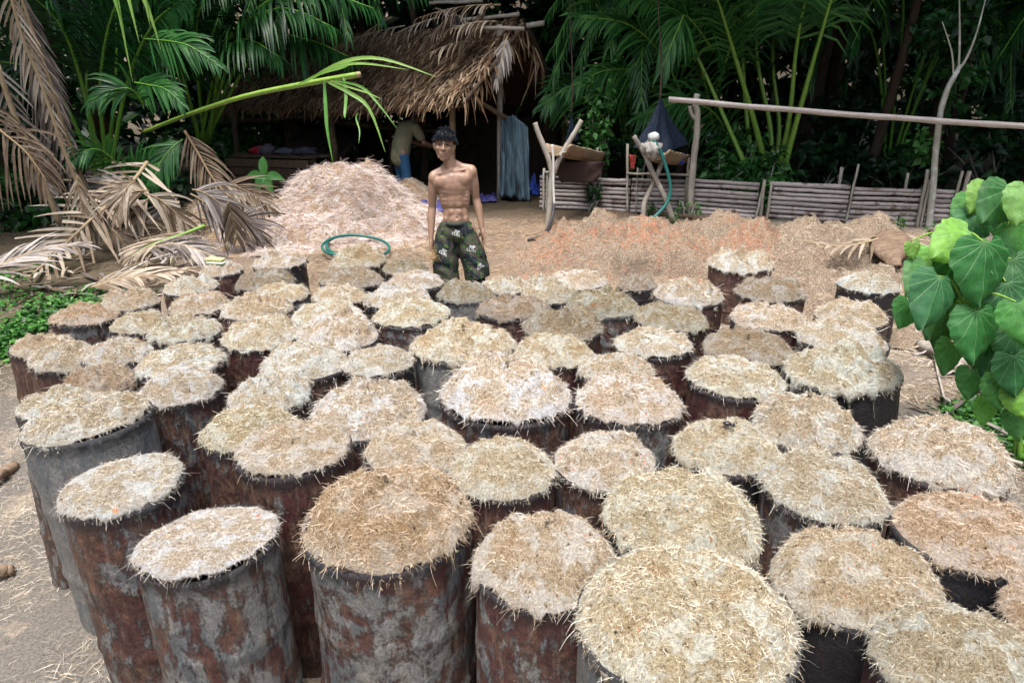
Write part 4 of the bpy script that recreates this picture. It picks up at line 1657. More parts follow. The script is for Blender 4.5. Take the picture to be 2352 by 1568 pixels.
M_CURTAIN = tarp_material("faded_tarp", (.03, .05, .065), (.10, .16, .195), (.075, .08, .085))
M_PURPLE = tarp_material("purple_tarp", (.05, .05, .16), (.11, .10, .30), (.03, .03, .1))
M_BLUE = tarp_material("blue_tarp", (.02, .05, .30), (.05, .12, .50), (.5, .5, .5))
yc = 12.25
cloth_sheet("tarp_curtain", [at(1152, 268, yc), at(1186, 266, yc), at(1184, 452, yc - .1), at(1147, 452, yc - .1)], M_CURTAIN, "faded blue grey plastic sheet hanging against the shed's gable post", "curtain", .05, 2.0)
cloth_sheet("tarp_curtain", [at(1176, 262, yc - .1), at(1212, 292, yc - .05), at(1217, 462, yc - .15), at(1186, 458, yc - .15)], M_CURTAIN, "outer faded blue plastic sheet beside the fence's end", "curtain", .045, 1.6, seed=4)


def crumple(name, poly, mat, label, h=.12, n=26, seed=0, cat="tarpaulin"):
    """crumpled sheet lying on the ground, spanned by four ground points"""
    a, b, c, d = poly
    V = []
    for i in range(n + 1):
        for k in range(n + 1):
            q, t = k / n, i / n
            p = a.lerp(b, q).lerp(d.lerp(c, q), t)
            e = max(0, fract(q * 3 + seed, t * 3, 1, 4)) * h + .012
            V.append((p.x + .04 * fract(q * 4, t * 4, 3 + seed, 2), p.y, g1(p.x, p.y) + .02 + e))
    F = [(i * (n + 1) + k, i * (n + 1) + k + 1, (i + 1) * (n + 1) + k + 1, (i + 1) * (n + 1) + k) for i in range(n) for k in range(n)]
    o = obj(name, mesh_arrays(name, V, np.array(F), np.full(len(V), .5), True), mat)
    o.modifiers.new("thick", 'SOLIDIFY').thickness = .006
    return tag(o, label, cat)


crumple("tarpaulin", [gnd(905, 462), gnd(1022, 462), gnd(1022, 490), gnd(935, 488)], M_PURPLE, "purple blue tarpaulin spread below the small fibre heap", .16, seed=2)
crumple("tarpaulin", [gnd(1085, 455), gnd(1140, 452), gnd(1140, 466), gnd(1090, 470)], M_PURPLE, "strip of blue tarpaulin near the gable post's foot", .12, seed=5)
crumple("tarpaulin", [gnd(1218, 440), gnd(1252, 440), gnd(1250, 452), gnd(1214, 452)], M_BLUE, "bright blue and white tarpaulin bundle by the fence's end", .55, seed=8)


# ------------------------------------------------------------------ bench, stacked boards and clothes at the shed's left side
def bench():
    a, b = at(548, 352, 12.9), at(742, 352, 12.4)
    z = a.z
    root = empty("work_bench", ((a.x + b.x) / 2, (a.y + b.y) / 2, g1(a.x, a.y)))
    tag(root, "rough plank bench with stacked boards at the shed's open end", "bench")
    d = (b - a)
    L = d.length
    ang = math.atan2(d.y, d.x)
    m = Matrix.Rotation(ang, 3, 'Z')
    rnd = random.Random(4)
    for k in range(5):
        c = (a + b) / 2 + m @ Vector((0, -.25 + k * .13, 0))
        mb = MB()
        mb.box((c.x, c.y, z - .02 + rnd.uniform(-.006, .006)), (L + rnd.uniform(-.1, .2), .12, .03), ang, rnd.uniform(.3, .8))
        rel(mb.build("plank", M_DARKWOOD, smooth=False), root)
    for k in range(4):
        c = (a + b) / 2 + m @ Vector((-.15 + rnd.uniform(-.1, .1), -.34, 0))
        mb = MB()
        mb.box((c.x, c.y, z - .13 - k * .15), (L * rnd.uniform(.8, 1.0), .03, .13), ang, rnd.uniform(.2, .8))
        rel(mb.build("side_board", M_DARKWOOD, smooth=False), root)
    for sx in (-.46, .46):
        for sy in (-.24, .24):
            c = (a + b) / 2 + m @ Vector((sx * L, sy, 0))
            mb = MB()
            g = g1(c.x, c.y)
            mb.box((c.x, c.y, (g + z) / 2 - .05), (.07, .07, z - g - .02), ang, .4)
            rel(mb.build("leg", M_DARKWOOD, smooth=False), root)
    return (a + b) / 2, z


bc, bz = bench()
for (u, s, col, lab, sd) in ((592, (.14, .12, .07), (.35, .02, .04), "crumpled red cloth on the plank bench", 1), (612, (.15, .12, .09), (.12, .10, .13), "greyish purple cloth bundle beside the red one", 2),
                             (660, (.22, .13, .06), (.10, .10, .13), "dark patterned clothes piled on the bench", 3), (700, (.2, .13, .08), (.05, .05, .07), "black clothes at the bench's post end", 5)):
    p = at(u, 346, 12.95 - .5 * (u - 548) / 194)
    p.z = bz + s[2] * .6
    blob("clothes_bundle", p, s, plain("cloth_%d" % sd, col, .9, .5), lab, "clothes", sd, .5, freq=2.6)

# ------------------------------------------------------------------ dead and green fronds on the left
CAMUP = Vector((0, -1, .35)).normalized()


def px(*pts):
    return [at(*p) for p in pts]


frond("dead_palm_frond", px((-12, 690, 7.1), (60, 640, 7.4), (110, 598, 7.6), (160, 551, 7.85), (210, 503, 8.1), (263, 458, 8.4), (310, 410, 8.7), (338, 372, 8.9))[::-1],
      27, .74, .04, M_DRY, M_PET_D, (.03, .010), .0, .05, 1.25, .10, 1, True, .35, "big dead frond leaning down to the ground, brown leaflets in a herringbone", up=CAMUP, tint=(.35, 1))
frond("dead_palm_frond", px((40, -30, 8.2), (89, 108, 8.3), (120, 200, 8.35), (150, 300, 8.4), (206, 455, 8.5), (216, 480, 8.5)),
      42, 1.25, .026, M_DRYG, M_PET_D, (.022, .03), .02, .0, .42, .05, 2, True, .15, "withered grey frond hanging with a dense comb of thin leaflets", up=-CAMUP, tint=(.1, .7), side_ratio=.35)
frond("dead_palm_frond", px((-6, 150, 7.8), (33, 263, 7.9), (80, 375, 8.0), (110, 440, 8.05), (136, 512, 8.1)),
      20, .46, .034, M_DRYG, M_PET_D, (.035, .045), .0, .0, .8, .25, 3, True, .6, "thick broken grey brown stalk with torn leaflets at the yard's edge", up=CAMUP, tint=(.4, 1))
frond("dead_palm_frond", px((22, -20, 7.9), (56, 98, 8.0), (94, 188, 8.1), (141, 328, 8.2), (190, 452, 8.3)),
      24, .42, .03, M_DRY, M_PET_D, (.02, .03), .0, .0, .7, .35, 4, True, .5, "hanging dead stalk with short ragged straw coloured leaflets", up=CAMUP, tint=(.5, 1))
frond("dead_palm_frond", px((424, 300, 9.2), (455, 352, 9.2), (488, 408, 9.15), (520, 445, 9.1), (556, 470, 9.0)),
      24, .6, .028, M_DRY, M_PET_D, (.025, .012), .05, .0, .8, .45, 5, True, .3, "drooping brown frond beside the fibre pile's olive flank", up=-CAMUP, tint=(.15, .7))
frond("dead_palm_frond", px((470, 518, 8.0), (425, 536, 7.85), (385, 549, 7.7), (340, 566, 7.5), (300, 590, 7.3)),
      24, .55, .04, M_DRY, M_PET_G, (.03, .012), .2, .12, .55, .25, 6, True, .3, "fallen frond with a yellow green stalk end and fanned brown leaflets", up=Vector((0, -.35, 1)), tint=(.3, .95))
frond("dead_palm_frond", px((330, 575, 7.5), (400, 560, 7.4), (470, 580, 7.3), (540, 612, 7.2)),
      22, .5, .04, M_DRYG, M_PET_D, (.02, .008), .0, .1, .6, .3, 7, True, .3, "fallen grey brown frond reaching toward the brush drum", up=Vector((0, -.3, 1)), tint=(.3, .9))
frond("dead_palm_frond", px((210, 660, 6.7), (280, 640, 6.8), (350, 632, 6.8), (430, 620, 6.9)),
      18, .5, .045, M_DRY, M_PET_D, (.02, .008), .0, .08, .8, .35, 8, True, .4, "flat fallen frond behind the edge drums, leaflets crossing", up=Vector((0, -.3, 1)), tint=(.4, 1))
frond("dead_palm_frond", px((-60, 230, 7.6), (-10, 290, 7.6), (60, 350, 7.6), (110, 420, 7.6)),
      18, .95, .03, M_DRY, M_PET_D, (.02, .01), .0, .0, 1.2, 1.0, 9, True, .15, "orange brown frond with long leaflets hanging straight down", up=CAMUP, tint=(.1, .55))
frond("dead_palm_frond", px((-60, 640, 6.6), (20, 600, 6.8), (90, 575, 7.0), (190, 562, 7.2)),
      18, .55, .04, M_DRYG, M_PET_D, (.02, .01), .0, .1, .7, .3, 10, True, .3, "pale dead frond lying among the weeds, leaflets pointing outward", up=Vector((0, -.4, 1)), tint=(.5, 1))
rng6 = random.Random(61)
for i in range(24):
    u, v = rng6.uniform(150, 545), rng6.uniform(395, 565)
    y = 8.7 + rng6.uniform(-.7, .5)
    a = at(u, v, y)
    b = a + Vector((rng6.uniform(-.7, .7), rng6.uniform(-.2, .2), -rng6.uniform(.2, .7)))
    frond("dead_palm_frond", [a, (a + b) / 2 + Vector((0, 0, .18)), b], 14, .55, .03, M_DRY if i % 3 else M_DRYG, M_PET_D, (.015, .005), .05, .0, .7, .3, 70 + i, False, .4,
          "one of the tangled dead brown fronds piled against the dark palms", group="tangled dead fronds by the dark palms", up=CAMUP, tint=(.15, 1), lpart="leaflets")

# green fronds at the left
for i, (pts, n, L, w, up, lab) in enumerate((
        (px((292, 400, 8.9), (240, 350, 8.7), (200, 345, 8.5), (165, 372, 8.4)), 18, .42, .035, CAMUP, "small green frond fanned in front of the grey hanging comb"),
        (px((420, 320, 9.3), (390, 345, 9.2), (362, 385, 9.1), (350, 430, 9.0)), 20, .5, .04, CAMUP, "green frond drooping beside the brown one by the fibre pile"),
        (px((330, 240, 9.2), (300, 205, 9.0), (250, 210, 8.9), (205, 240, 8.8)), 18, .5, .04, CAMUP, "dark green frond spreading level above the dead tangle"),
        (px((310, 190, 9.4), (340, 195, 9.3), (380, 205, 9.2), (420, 240, 9.1)), 18, .48, .04, CAMUP, "dark green frond pointing toward the cut green stalk"),
        (px((330, 90, 9.6), (390, 95, 9.4), (440, 108, 9.3), (500, 150, 9.2)), 22, .55, .035, CAMUP, "green frond with leaflets hanging over the roof's low corner"),
        (px((260, 480, 9.6), (300, 430, 9.5), (330, 380, 9.5), (380, 330, 9.4)), 20, .5, .04, CAMUP, "green frond rising from the dead tangle"),)):
    frond("green_palm_frond", pts, n, L, w, M_GREEN, M_PET_G, (.016, .005), .08, .05, .8, .5, 30 + i, True, 0, lab, up=up, tint=(.15, .7))

# bright wide leaflets dangling from above
fr = empty("hanging_palm_leaf", at(300, -40, 7.4))
tag(fr, "bright green wide palm leaflets dangling with brown torn tips", "palm frond")
rr = random.Random(5)
for (u0, v0, u1, v1, w) in ((246, -30, 285, 75, .05), (300, -30, 370, 115, .06), (268, -30, 305, 190, .045), (285, -30, 320, 100, .05), (262, -20, 296, 140, .035), (330, -30, 345, 60, .05)):
    a, b = at(u0, v0, 7.4), at(u1, v1, 7.3)
    mb = MB()
    P = bez(a, Vector((a.x * .35 + b.x * .65, 7.3, a.z + .12)), b, 9)
    mb.strip(P, [w * .5 * k for k in (.6, .9, 1, 1, .95, .85, .65, .4, .05)], Vector((.85, -.2, .5)).normalized(), .4, CAMUP, rr.uniform(.5, .95))
    rel(mb.build("leaflet", M_GREEN_L), fr)

# cut green stalk reaching over the yard
cs = empty("cut_palm_stalk", at(380, 285, 9.6))
tag(cs, "thick cut yellow green palm stalk with a few limp leaflets before the roof", "palm stalk")
P = smooth_pts(px((330, 304, 9.7), (430, 264, 9.5), (560, 222, 9.3), (700, 193, 9.1), (822, 172, 8.95)), 4)
mb = MB()
mb.tube(P, [.028 + .017 * i / (len(P) - 1) for i in range(len(P))], 10, .8, flat=.8)
rel(mb.build("stalk", M_PET_G), cs)
mb = MB()
d = (P[-1] - P[-2]).normalized()
mb.tube([P[-1] + d * .001, P[-1] + d * .03], [.046, .042], 10, .9, flat=.8)
rel(mb.build("cut_end", M_PET_D), cs)
for (pts, w, t) in ((((745, 186), (748, 240), (752, 300), (765, 375)), .07, .45), (((790, 178), (795, 220), (792, 262), (793, 272)), .06, .55), (((755, 190), (800, 212), (848, 250), (885, 350)), .075, .8),
                    (((770, 186), (830, 200), (870, 240), (912, 296)), .05, .6), (((700, 190), (790, 142), (880, 136), (1002, 177)), .07, .95), (((690, 195), (760, 158), (830, 146), (935, 160)), .06, .85),
                    (((760, 186), (800, 200), (845, 214), (878, 229)), .035, .9), (((680, 198), (735, 170), (790, 155), (800, 150)), .05, .7), (((822, 260), (818, 272), (826, 300), (824, 330)), .03, .6)):
    Q = smooth_pts([at(u, v, 8.95 - .12 * k) for k, (u, v) in enumerate(pts)], 4)
    n = len(Q)
    mb = MB()
    mb.strip(Q, [w * .33 * max(.06, math.sin(math.pi * min(1, .18 + .82 * k / (n - 1)))) for k in range(n)], [((Q[min(k + 1, n - 1)] - Q[max(k - 1, 0)]).cross(CAMUP)).normalized() for k in range(n)], .3, CAMUP, t)
    rel(mb.build("leaflet", M_GREEN_L), cs)


# ------------------------------------------------------------------ palms of the jungle edge
def palm(base, fronds, label, seed, mat=M_GREEN, pm=M_PET_G, L=.95, lw=.05, trunk=None, tint=(.2, .9), nl=34, name="palm_clump", r0=.055, droop=.7, bare=.3, lift=.1, up=None):
    root = empty(name, base)
    tag(root, label, "palm")
    if trunk:
        mb = MB()
        mb.tube(wob_line(Vector(base) - Vector((0, 0, .2)), Vector(base) + Vector((0, 0, trunk[1])), 8, .03, random.Random(seed)), [trunk[0] * (1 - .03 * k) for k in range(8)], 10, .3)
        rel(mb.build("trunk", M_DARKWOOD), root)
    for i, pts in enumerate(fronds):
        frond("frond", pts, nl, L, lw, mat, pm, (r0, .007), bare, lift, .8, droop, seed * 50 + i, parent=root, tint=tint, seg=3, up=up)
    return root


def arch(base, az, reach, rise, drop, n=3):
    """frond path that rises from base, arches over and falls"""
    d = Vector((math.cos(az), math.sin(az), 0))
    b = Vector(base)
    return [b, b + d * (reach * .25) + Vector((0, 0, rise * .85)), b + d * (reach * .6) + Vector((0, 0, rise)), b + d * reach + Vector((0, 0, rise - drop))]


# big clump right of the gutter post: stout upright stalks
gb = lambda x, y: Vector((x, y, g1(x, y) - .1))
b1 = gb(4.6, 12.6)
stalks = [((1735, 430), (1690, 330), (1620, 170), (1560, 40), (1500, -120)), ((1760, 430), (1745, 330), (1700, 170), (1655, 20), (1600, -140)), ((1770, 430), (1790, 300), (1775, 150), (1780, 0), (1780, -160)),
          ((1780, 430), (1812, 280), (1828, 120), (1850, 0), (1890, -150)), ((1745, 440), (1718, 300), (1705, 120), (1700, 0), (1690, -150)), ((1790, 430), (1835, 260), (1880, 100), (1925, -40), (1990, -140)),
          ((1770, 430), (1770, 300), (1740, 140), (1740, 0), (1750, -160))]
palm(b1, [[at(u, v, 12.4 + .25 * ((i * 7) % 5 - 2) - (.25 * k if i % 2 else -.2 * k)) for k, (u, v) in enumerate(s)] for i, s in enumerate(stalks)],
     "palm clump with stout upright yellow green stalks behind the gutter post", 1, L=1.1, bare=.55, r0=.075, nl=30, droop=1.0, tint=(.3, 1))
# more fronds whose combs fill the upper middle
combs = [px((1600, 330, 13), (1540, 160, 12.6), (1450, 60, 12.3), (1330, 40, 12.0)), px((1640, 300, 13), (1600, 120, 12.6), (1540, 20, 12.2), (1440, -10, 11.8)), px((1560, 300, 13.4), (1480, 180, 13), (1400, 160, 12.6), (1310, 200, 12.2)),
         px((1650, 200, 13), (1700, 60, 12.5), (1790, 0, 12.2), (1880, 30, 12)), px((1500, 330, 13.5), (1420, 120, 13.2), (1350, -20, 13), (1280, -80, 12.8)), px((1640, 120, 12.5), (1580, 40, 12.0), (1560, 60, 11.7), (1520, 160, 11.5)),
         px((1420, 330, 13.6), (1360, 240, 13.2), (1300, 210, 13), (1250, 240, 12.8)), px((1680, 340, 13.2), (1640, 260, 12.8), (1560, 235, 12.5), (1470, 270, 12.2))]
palm(gb(4.0, 13.6), combs, "palm with bright combed fronds arching behind the blue net", 2, L=.95, lw=.045, bare=.12, nl=40, droop=.8, tint=(.3, 1), r0=.03, up=CAMUP)
palm(gb(2.4, 14.4), [arch((2.4, 14.4, 1.0), a, r, 2.6 + h, 1.4) for a, r, h in ((3.4, 2.4, 0), (4.0, 2.6, .6), (4.6, 2.6, .2), (5.2, 2.4, .8), (2.8, 2.2, .9), (5.9, 2.4, .3), (4.3, 1.8, 1.5))],
     "shaded palm between the shed's gable and the blue net", 3, L=.85, lw=.04, nl=34, tint=(.05, .7), r0=.035)
palm(gb(7.2, 13.4), [arch((7.2, 13.4, .9), a, r, 2.6 + h, 1.2) for a, r, h in ((3.2, 2.8, .4), (3.9, 2.6, .9), (4.7, 2.4, .4), (5.5, 2.4, .8), (2.6, 2.6, 1.2), (6.1, 2.2, .3))],
     "dark palm deep in shade behind the slender pale tree", 4, L=.9, lw=.04, nl=34, tint=(.0, .55), r0=.04)
palm(gb(9.6, 12.2), [arch((9.6, 12.2, .9), a, r, 2.4 + h, 1.2) for a, r, h in ((3.0, 2.8, .6), (3.6, 2.6, .9), (4.2, 2.4, .2), (2.5, 2.4, 1.2))],
     "dark palm at the fence's far right end", 5, L=.9, lw=.04, nl=34, tint=(.0, .5), r0=.04)
# dark palms above the shed's low end and left edge
palm(gb(-5.2, 12.0), [px((470, 330, 12.4), (450, 120, 11.8), (470, 0, 11.2), (560, -40, 10.8)), px((480, 330, 12.4), (520, 100, 11.6), (640, 20, 11.0), (760, 60, 10.6)), px((470, 330, 12.4), (560, 60, 11.6), (700, -20, 11), (860, 20, 10.6)),
                      px((460, 330, 12.4), (500, 150, 11.8), (560, 90, 11.2), (640, 130, 10.8)), px((460, 340, 12.4), (400, 100, 11.8), (360, 0, 11.4), (300, -20, 11)), px((470, 330, 12.4), (600, 100, 12), (700, 90, 11.4), (800, 130, 11)),
                      px((470, 330, 12.6), (620, 0, 12), (800, -50, 11.6), (960, -20, 11.2)), px((460, 330, 12.4), (420, 180, 11.8), (390, 120, 11.4), (340, 140, 11)), px((470, 330, 12.4), (440, 60, 12), (400, -60, 11.8), (330, -90, 11.6))],
     "dark palm whose fronds hang over the shed's low roof end", 6, L=1.0, lw=.045, nl=40, tint=(.0, .5), bare=.3, droop=1.3, r0=.04, up=None)
palm(gb(-7.0, 10.6), [px((250, 420, 10.6), (230, 220, 10.2), (250, 60, 9.8), (300, -60, 9.4)), px((240, 420, 10.6), (190, 200, 10), (140, 60, 9.5), (60, -20, 9.2)), px((250, 420, 10.6), (290, 200, 10.4), (350, 60, 10), (420, 0, 9.6)),
                      px((230, 420, 10.8), (150, 240, 10.4), (80, 160, 10), (-20, 140, 9.6)), px((240, 420, 10.8), (262, 240, 10.6), (268, 100, 10.5), (262, -40, 10.4)), px((232, 420, 10.8), (200, 240, 10.8), (205, 100, 10.8), (215, -40, 10.8))],
     "dark spiny palm behind the dead hanging fronds", 7, L=.9, lw=.04, nl=34, tint=(.0, .35), bare=.4, droop=1.0, r0=.05, up=CAMUP)
palm(gb(-9.2, 9.0), [arch((-9.2, 9.0, .6), a, r, 2.6 + h, 1.3) for a, r, h in ((.2, 2.4, .4), (-.5, 2.6, .6), (-1.1, 2.4, .2), (.8, 2.4, .8), (5.9, 2.0, 1.2))],
     "shaded palm at the far edge beyond the dead stalks", 8, L=.9, lw=.04, nl=30, tint=(.0, .6), r0=.04)


# curtains of fronds that hang in from tall palms above the frame
def overhead(x, y, z, picks, label, seed, tint, L=.8, mat=M_GREEN, h=6.0):
    rnd = random.Random(seed)
    base = gb(x, y)
    root = empty("palm_tree", base)
    tag(root, label, "palm")
    top = Vector((x, y, z))
    mb = MB()
    mb.tube(wob_line(base - Vector((0, 0, .2)), top, 8, .05, rnd), [.13 * (1 - .03 * k) for k in range(8)], 10, .3)
    rel(mb.build("trunk", M_DARKWOOD), root)
    for i, (u, v, yy) in enumerate(picks):
        e = at(u, v, yy)
        m = top.lerp(e, .55) + Vector((0, 0, .9 + .3 * rnd.random()))
        frond("frond", [top, m, e], 40, L * rnd.uniform(.85, 1.15), .04, mat, M_PET_G, (.035, .006), .12, .05, .85, 1.1, seed * 31 + i, parent=root, tint=tint, seg=3)


overhead(-3.6, 14.0, 5.4, [(400, 60, 11.5), (480, 110, 11.4), (560, 60, 11.2), (640, 95, 11.2), (720, 60, 11.0), (800, 90, 11.2), (880, 50, 11.4), (450, 20, 12), (600, 20, 12), (760, 15, 12)], "tall palm behind the shed whose frond curtain hides the roof's top edge", 21, (.1, .8), .7)
overhead(3.0, 15.0, 5.2, [(1270, 110, 12.6), (1330, 150, 12.4), (1400, 110, 12.2), (1460, 190, 12.2), (1260, 30, 13), (1380, 40, 13), (1530, 110, 12.4), (1590, 60, 12.4)], "tall palm with drooping fronds between gable and blue net", 22, (.25, 1), .85)
overhead(6.4, 15.2, 5.4, [(1900, 70, 12.6), (1960, 140, 12.6), (1840, 120, 12.4), (2040, 90, 12.4), (1980, 30, 13), (1780, 80, 12.8), (1860, 210, 12.8)], "tall palm with dark fronds right of the stout stalks", 23, (.0, .6), .85)
overhead(9.0, 14.6, 5.4, [(2120, 120, 12.4), (2220, 90, 12), (2290, 160, 12), (2340, 80, 12), (2180, 220, 12.4), (2320, 250, 12.2)], "tall palm with dark fronds beyond the slender pale tree", 24, (.0, .6), .85)
overhead(-7.8, 12.6, 5.2, [(130, 60, 10.6), (210, 110, 10.6), (290, 60, 10.8), (350, 130, 10.8), (60, 120, 10.4), (260, 170, 10.8)], "tall dark palm above the dead hanging fronds", 25, (.0, .5), .8)

# ------------------------------------------------------------------ broad-leaved bushes, thicket and canopy trees
M_BUSH = leaf_mat("bush_leaf", (.008, .04, .008), (.028, .115, .022), (.09, .24, .06), .4, .3)
M_BUSHD = leaf_mat("shade_leaf", (.004, .02, .006), (.012, .055, .014), (.04, .13, .03), .45, .25)  # bush leaf with forest shade put into a darker colour
M_WEED = leaf_mat("weed_leaf", (.012, .06, .010), (.04, .15, .024), (.11, .28, .055), .45, .3)


def leaves(P, size, rng, spread=1.0, up_bias=.5, tint=None, aspect=.45):
    """pointed folded leaves (2 quads) at points P"""
    n = len(P)
    a = rng.uniform(0, 2 * np.pi, n)
    e = rng.normal(-.35, .45, n)
    D = np.stack([np.cos(a) * np.cos(e), np.sin(a) * np.cos(e), np.sin(e)], -1)
    Nn = rng.normal(size=(n, 3)) * .6
    Nn[:, 2] += up_bias * 2
    Nn[:, 1] -= .4
    Sd = np.cross(D, Nn)
    Sd /= np.linalg.norm(Sd, axis=1)[:, None] + 1e-9
    Up = np.cross(Sd, D)
    L = size * rng.uniform(.6, 1.3, n)
    W = L * aspect * rng.uniform(.8, 1.2, n) * .5
    L, W = L[:, None], W[:, None]
    V = np.stack([P, P + D * L * .42 + Sd * W + Up * W * .3, P + D * L * .5 - Up * L * .03, P + D * L * .42 - Sd * W + Up * W * .3, P + D * L - Up * L * .15], 1)
    b = (np.arange(n) * 5)[:, None]
    F = np.concatenate([b + np.array([[0, 1, 4, 2]]), b + np.array([[0, 2, 4, 3]])])
    T = np.repeat(np.clip(tint if tint is not None else rng.random(n), 0, 1), 5)
    return V.reshape(-1, 3), F, T


def clumped(n, c, r, rng, clumps=24, hollow=.3):
    """points gathered in clumps over an uneven ellipsoid"""
    k = rng.normal(size=(clumps, 3))
    k /= np.linalg.norm(k, axis=1)[:, None]
    k *= rng.uniform(hollow, 1, clumps)[:, None] ** .6
    i = rng.integers(0, clumps, n)
    p = k[i] + rng.normal(size=(n, 3)) * .17
    return np.asarray(c) + p * np.asarray(r), i


def bush(name, c, r, n, size, mat, label, seed, tint=(.1, .9), stem=True, group=None, aspect=.5, cat="shrub"):
    rng = np.random.default_rng(seed)
    c = np.asarray(c, float)
    P, ci = clumped(n, c, r, rng)
    g = gz(P[:, 0], P[:, 1])
    P[:, 2] = np.maximum(P[:, 2], g + .02)
    ct = rng.uniform(-.25, .25, 24)
    V, F, T = leaves(P, size, rng, tint=rng.uniform(*tint, n) + ct[ci], aspect=aspect)
    z0 = g1(c[0], c[1])
    root = empty(name, (c[0], c[1], z0))
    tag(root, label, cat, group)
    rel(obj("foliage", mesh_arrays("foliage", V, F, T), mat), root)
    if stem:
        mb = MB()
        for k in range(5):
            q = Vector(P[int(rng.integers(0, n))])
            a = Vector((c[0] + rng.normal() * .05, c[1] + rng.normal() * .05, z0 - .05))
            mb.tube(smooth_pts([a, a.lerp(q, .5) + Vector((0, 0, .1)), q], 3), [.02, .019, .017, .015, .012, .009, .006], 5, .4)
        rel(mb.build("stem", M_BARK), root)
    return root


def W(u, v, y):
    return at(u, v, y)


for (u, v, y, r, n, s, m, lab, t, asp) in (
        (600, 300, 15.2, (.9, .6, .75), 900, .2, M_BUSH, "bright green leafy bush seen under the shed's low eave", (.4, 1), .5),
        (520, 330, 14.6, (.7, .5, .7), 700, .19, M_BUSH, "leafy bush left of the shed's corner post", (.3, 1), .5),
        (680, 290, 16.0, (.8, .5, .7), 700, .2, M_BUSH, "bush behind the leaning dark ramp", (.2, .8), .5),
        (850, 320, 16.4, (1.0, .5, .6), 500, .2, M_BUSHD, "dim bush beyond the shed's back posts", (.2, .9), .3),
        (1378, 290, 11.9, (.30, .25, .80), 420, .13, M_BUSH, "climbing plant with pointed leaves rising between the two troughs", (.3, 1), .6),
        (1366, 440, 11.15, (.12, .08, .24), 90, .11, M_BUSHD, "dark vine clinging to the fence post between the troughs", (.2, .8), .7),
        (1660, 400, 11.9, (.55, .4, .33), 500, .17, M_BUSH, "dark leafy bush behind the fence by the gutter post", (.1, .8), .45),
        (1770, 410, 11.6, (.35, .3, .42), 420, .15, M_BUSH, "bush spilling over the fence beside the stout palm stalks", (.2, .85), .5),
        (1772, 445, 10.55, (.16, .1, .36), 190, .12, M_BUSH, "leafy vine hanging down the fence's front", (.25, .9), .65),
        (1700, 330, 12.4, (.5, .4, .4), 350, .2, M_BUSH, "fern like bush below the palm stalks", (.3, .9), .3),
        (1890, 390, 12.4, (.8, .5, .5), 420, .26, M_BUSHD, "shaded broad leaved bush behind the fence", (.1, .7), .5),
        (2070, 400, 12.0, (.7, .5, .45), 420, .22, M_BUSHD, "dark bush behind the fence near the pale tree", (.1, .7), .5),
        (2125, 335, 10.1, (.22, .16, .28), 120, .13, M_BUSH, "@", (.3, .9), .7),
        (2200, 190, 10.2, (.30, .3, .35), 150, .14, M_BUSH, "@", (.1, .6), .6),
        (2210, 60, 10.2, (.7, .4, .45), 300, .15, M_BUSHD, "@", (.1, .7), .6),
        (2300, 330, 12.6, (.9, .6, .7), 500, .22, M_BUSHD, "dense dark bush behind the fence's right end", (.1, .8), .5),
        (1960, 300, 13.4, (.9, .5, .8), 520, .2, M_BUSHD, "vine hung shrub in the deep shade mid forest", (.0, .6), .6),
        (1490, 320, 12.6, (.6, .4, .5), 460, .15, M_BUSHD, "bush in shade behind the blue net", (.2, .9), .5),
        (60, 470, 10.5, (.9, .7, .6), 700, .18, M_BUSH, "green bush glimpsed between the dead stalks", (.2, .8), .5),
        (40, 330, 11.5, (1.0, .7, .9), 700, .2, M_BUSHD, "dark bush behind the hanging orange frond", (.1, .7), .5),
        (330, 440, 11.2, (1.0, .6, .5), 500, .2, M_BUSHD, "shaded bush behind the dead tangle", (.0, .6), .5)):
    p = W(u, v, y)
    if lab == "@":                # leaves of the slender tree
        rg = np.random.default_rng(int(u + v))
        P_, ci_ = clumped(n, (p.x, p.y, p.z), r, rg)
        V_, F_, T_ = leaves(P_, s, rg, tint=rg.uniform(*t, n), aspect=asp)
        rel(obj("foliage", mesh_arrays("foliage", V_, F_, T_), m), tr)
        continue
    bush("leafy_shrub", (p.x, p.y, p.z), r, n, s, m, lab, int(u + v), t, aspect=asp)

# small weeds at the fence foot
for i, (u, v, y, lab) in enumerate(((1490, 484, 9.9, "small weed at the crossed legs' foot"), (1562, 484, 9.95, "small weed near the gutter post's foot"), (1522, 470, 10.1, "small weed behind the green hose"),
                                    (1592, 490, 9.9, "small weed at the gutter post's foot"), (1545, 503, 9.6, "tiny seedling before the crossed legs"), (2060, 525, 9.4, "low weed near the fallen brown frond"),
                                    (2140, 545, 9.3, "low weed at the slender tree's foot"))):
    p = gnd(u, v + 12)
    bush("weed", (p.x, p.y, p.z + .12), (.1, .08, .13) if i != 4 else (.05, .05, .05), 60, .075, M_WEED, lab, 300 + i, (.3, 1), True, aspect=.4, cat="weed")


def thicket(n, y0, y1, zmax, size, seed, name, label, mat, xr=16, tint=(0, .8)):
    rng = np.random.default_rng(seed)
    P = np.stack([rng.uniform(-xr, xr, n), rng.uniform(y0, y1, n), rng.uniform(0, 1, n) ** .8 * zmax], -1)
    P[:, 2] += gz(P[:, 0], P[:, 1])
    keep = np.array([fract(p[0] * .7, p[1] * .7, p[2] * .7, 3) for p in P]) > (-.28 if y0 < 18 else -2)
    P = P[keep]
    cl = np.array([fract(p[0] * .9 + 5, p[1] * .9, p[2] * .9, 3) for p in P])
    V, F, T = leaves(P, size, rng, tint=rng.uniform(*tint, len(P)) + cl * .5, aspect=.4)
    o = obj(name, mesh_arrays(name, V, F, T), mat)
    tag(o, label, kind="stuff")


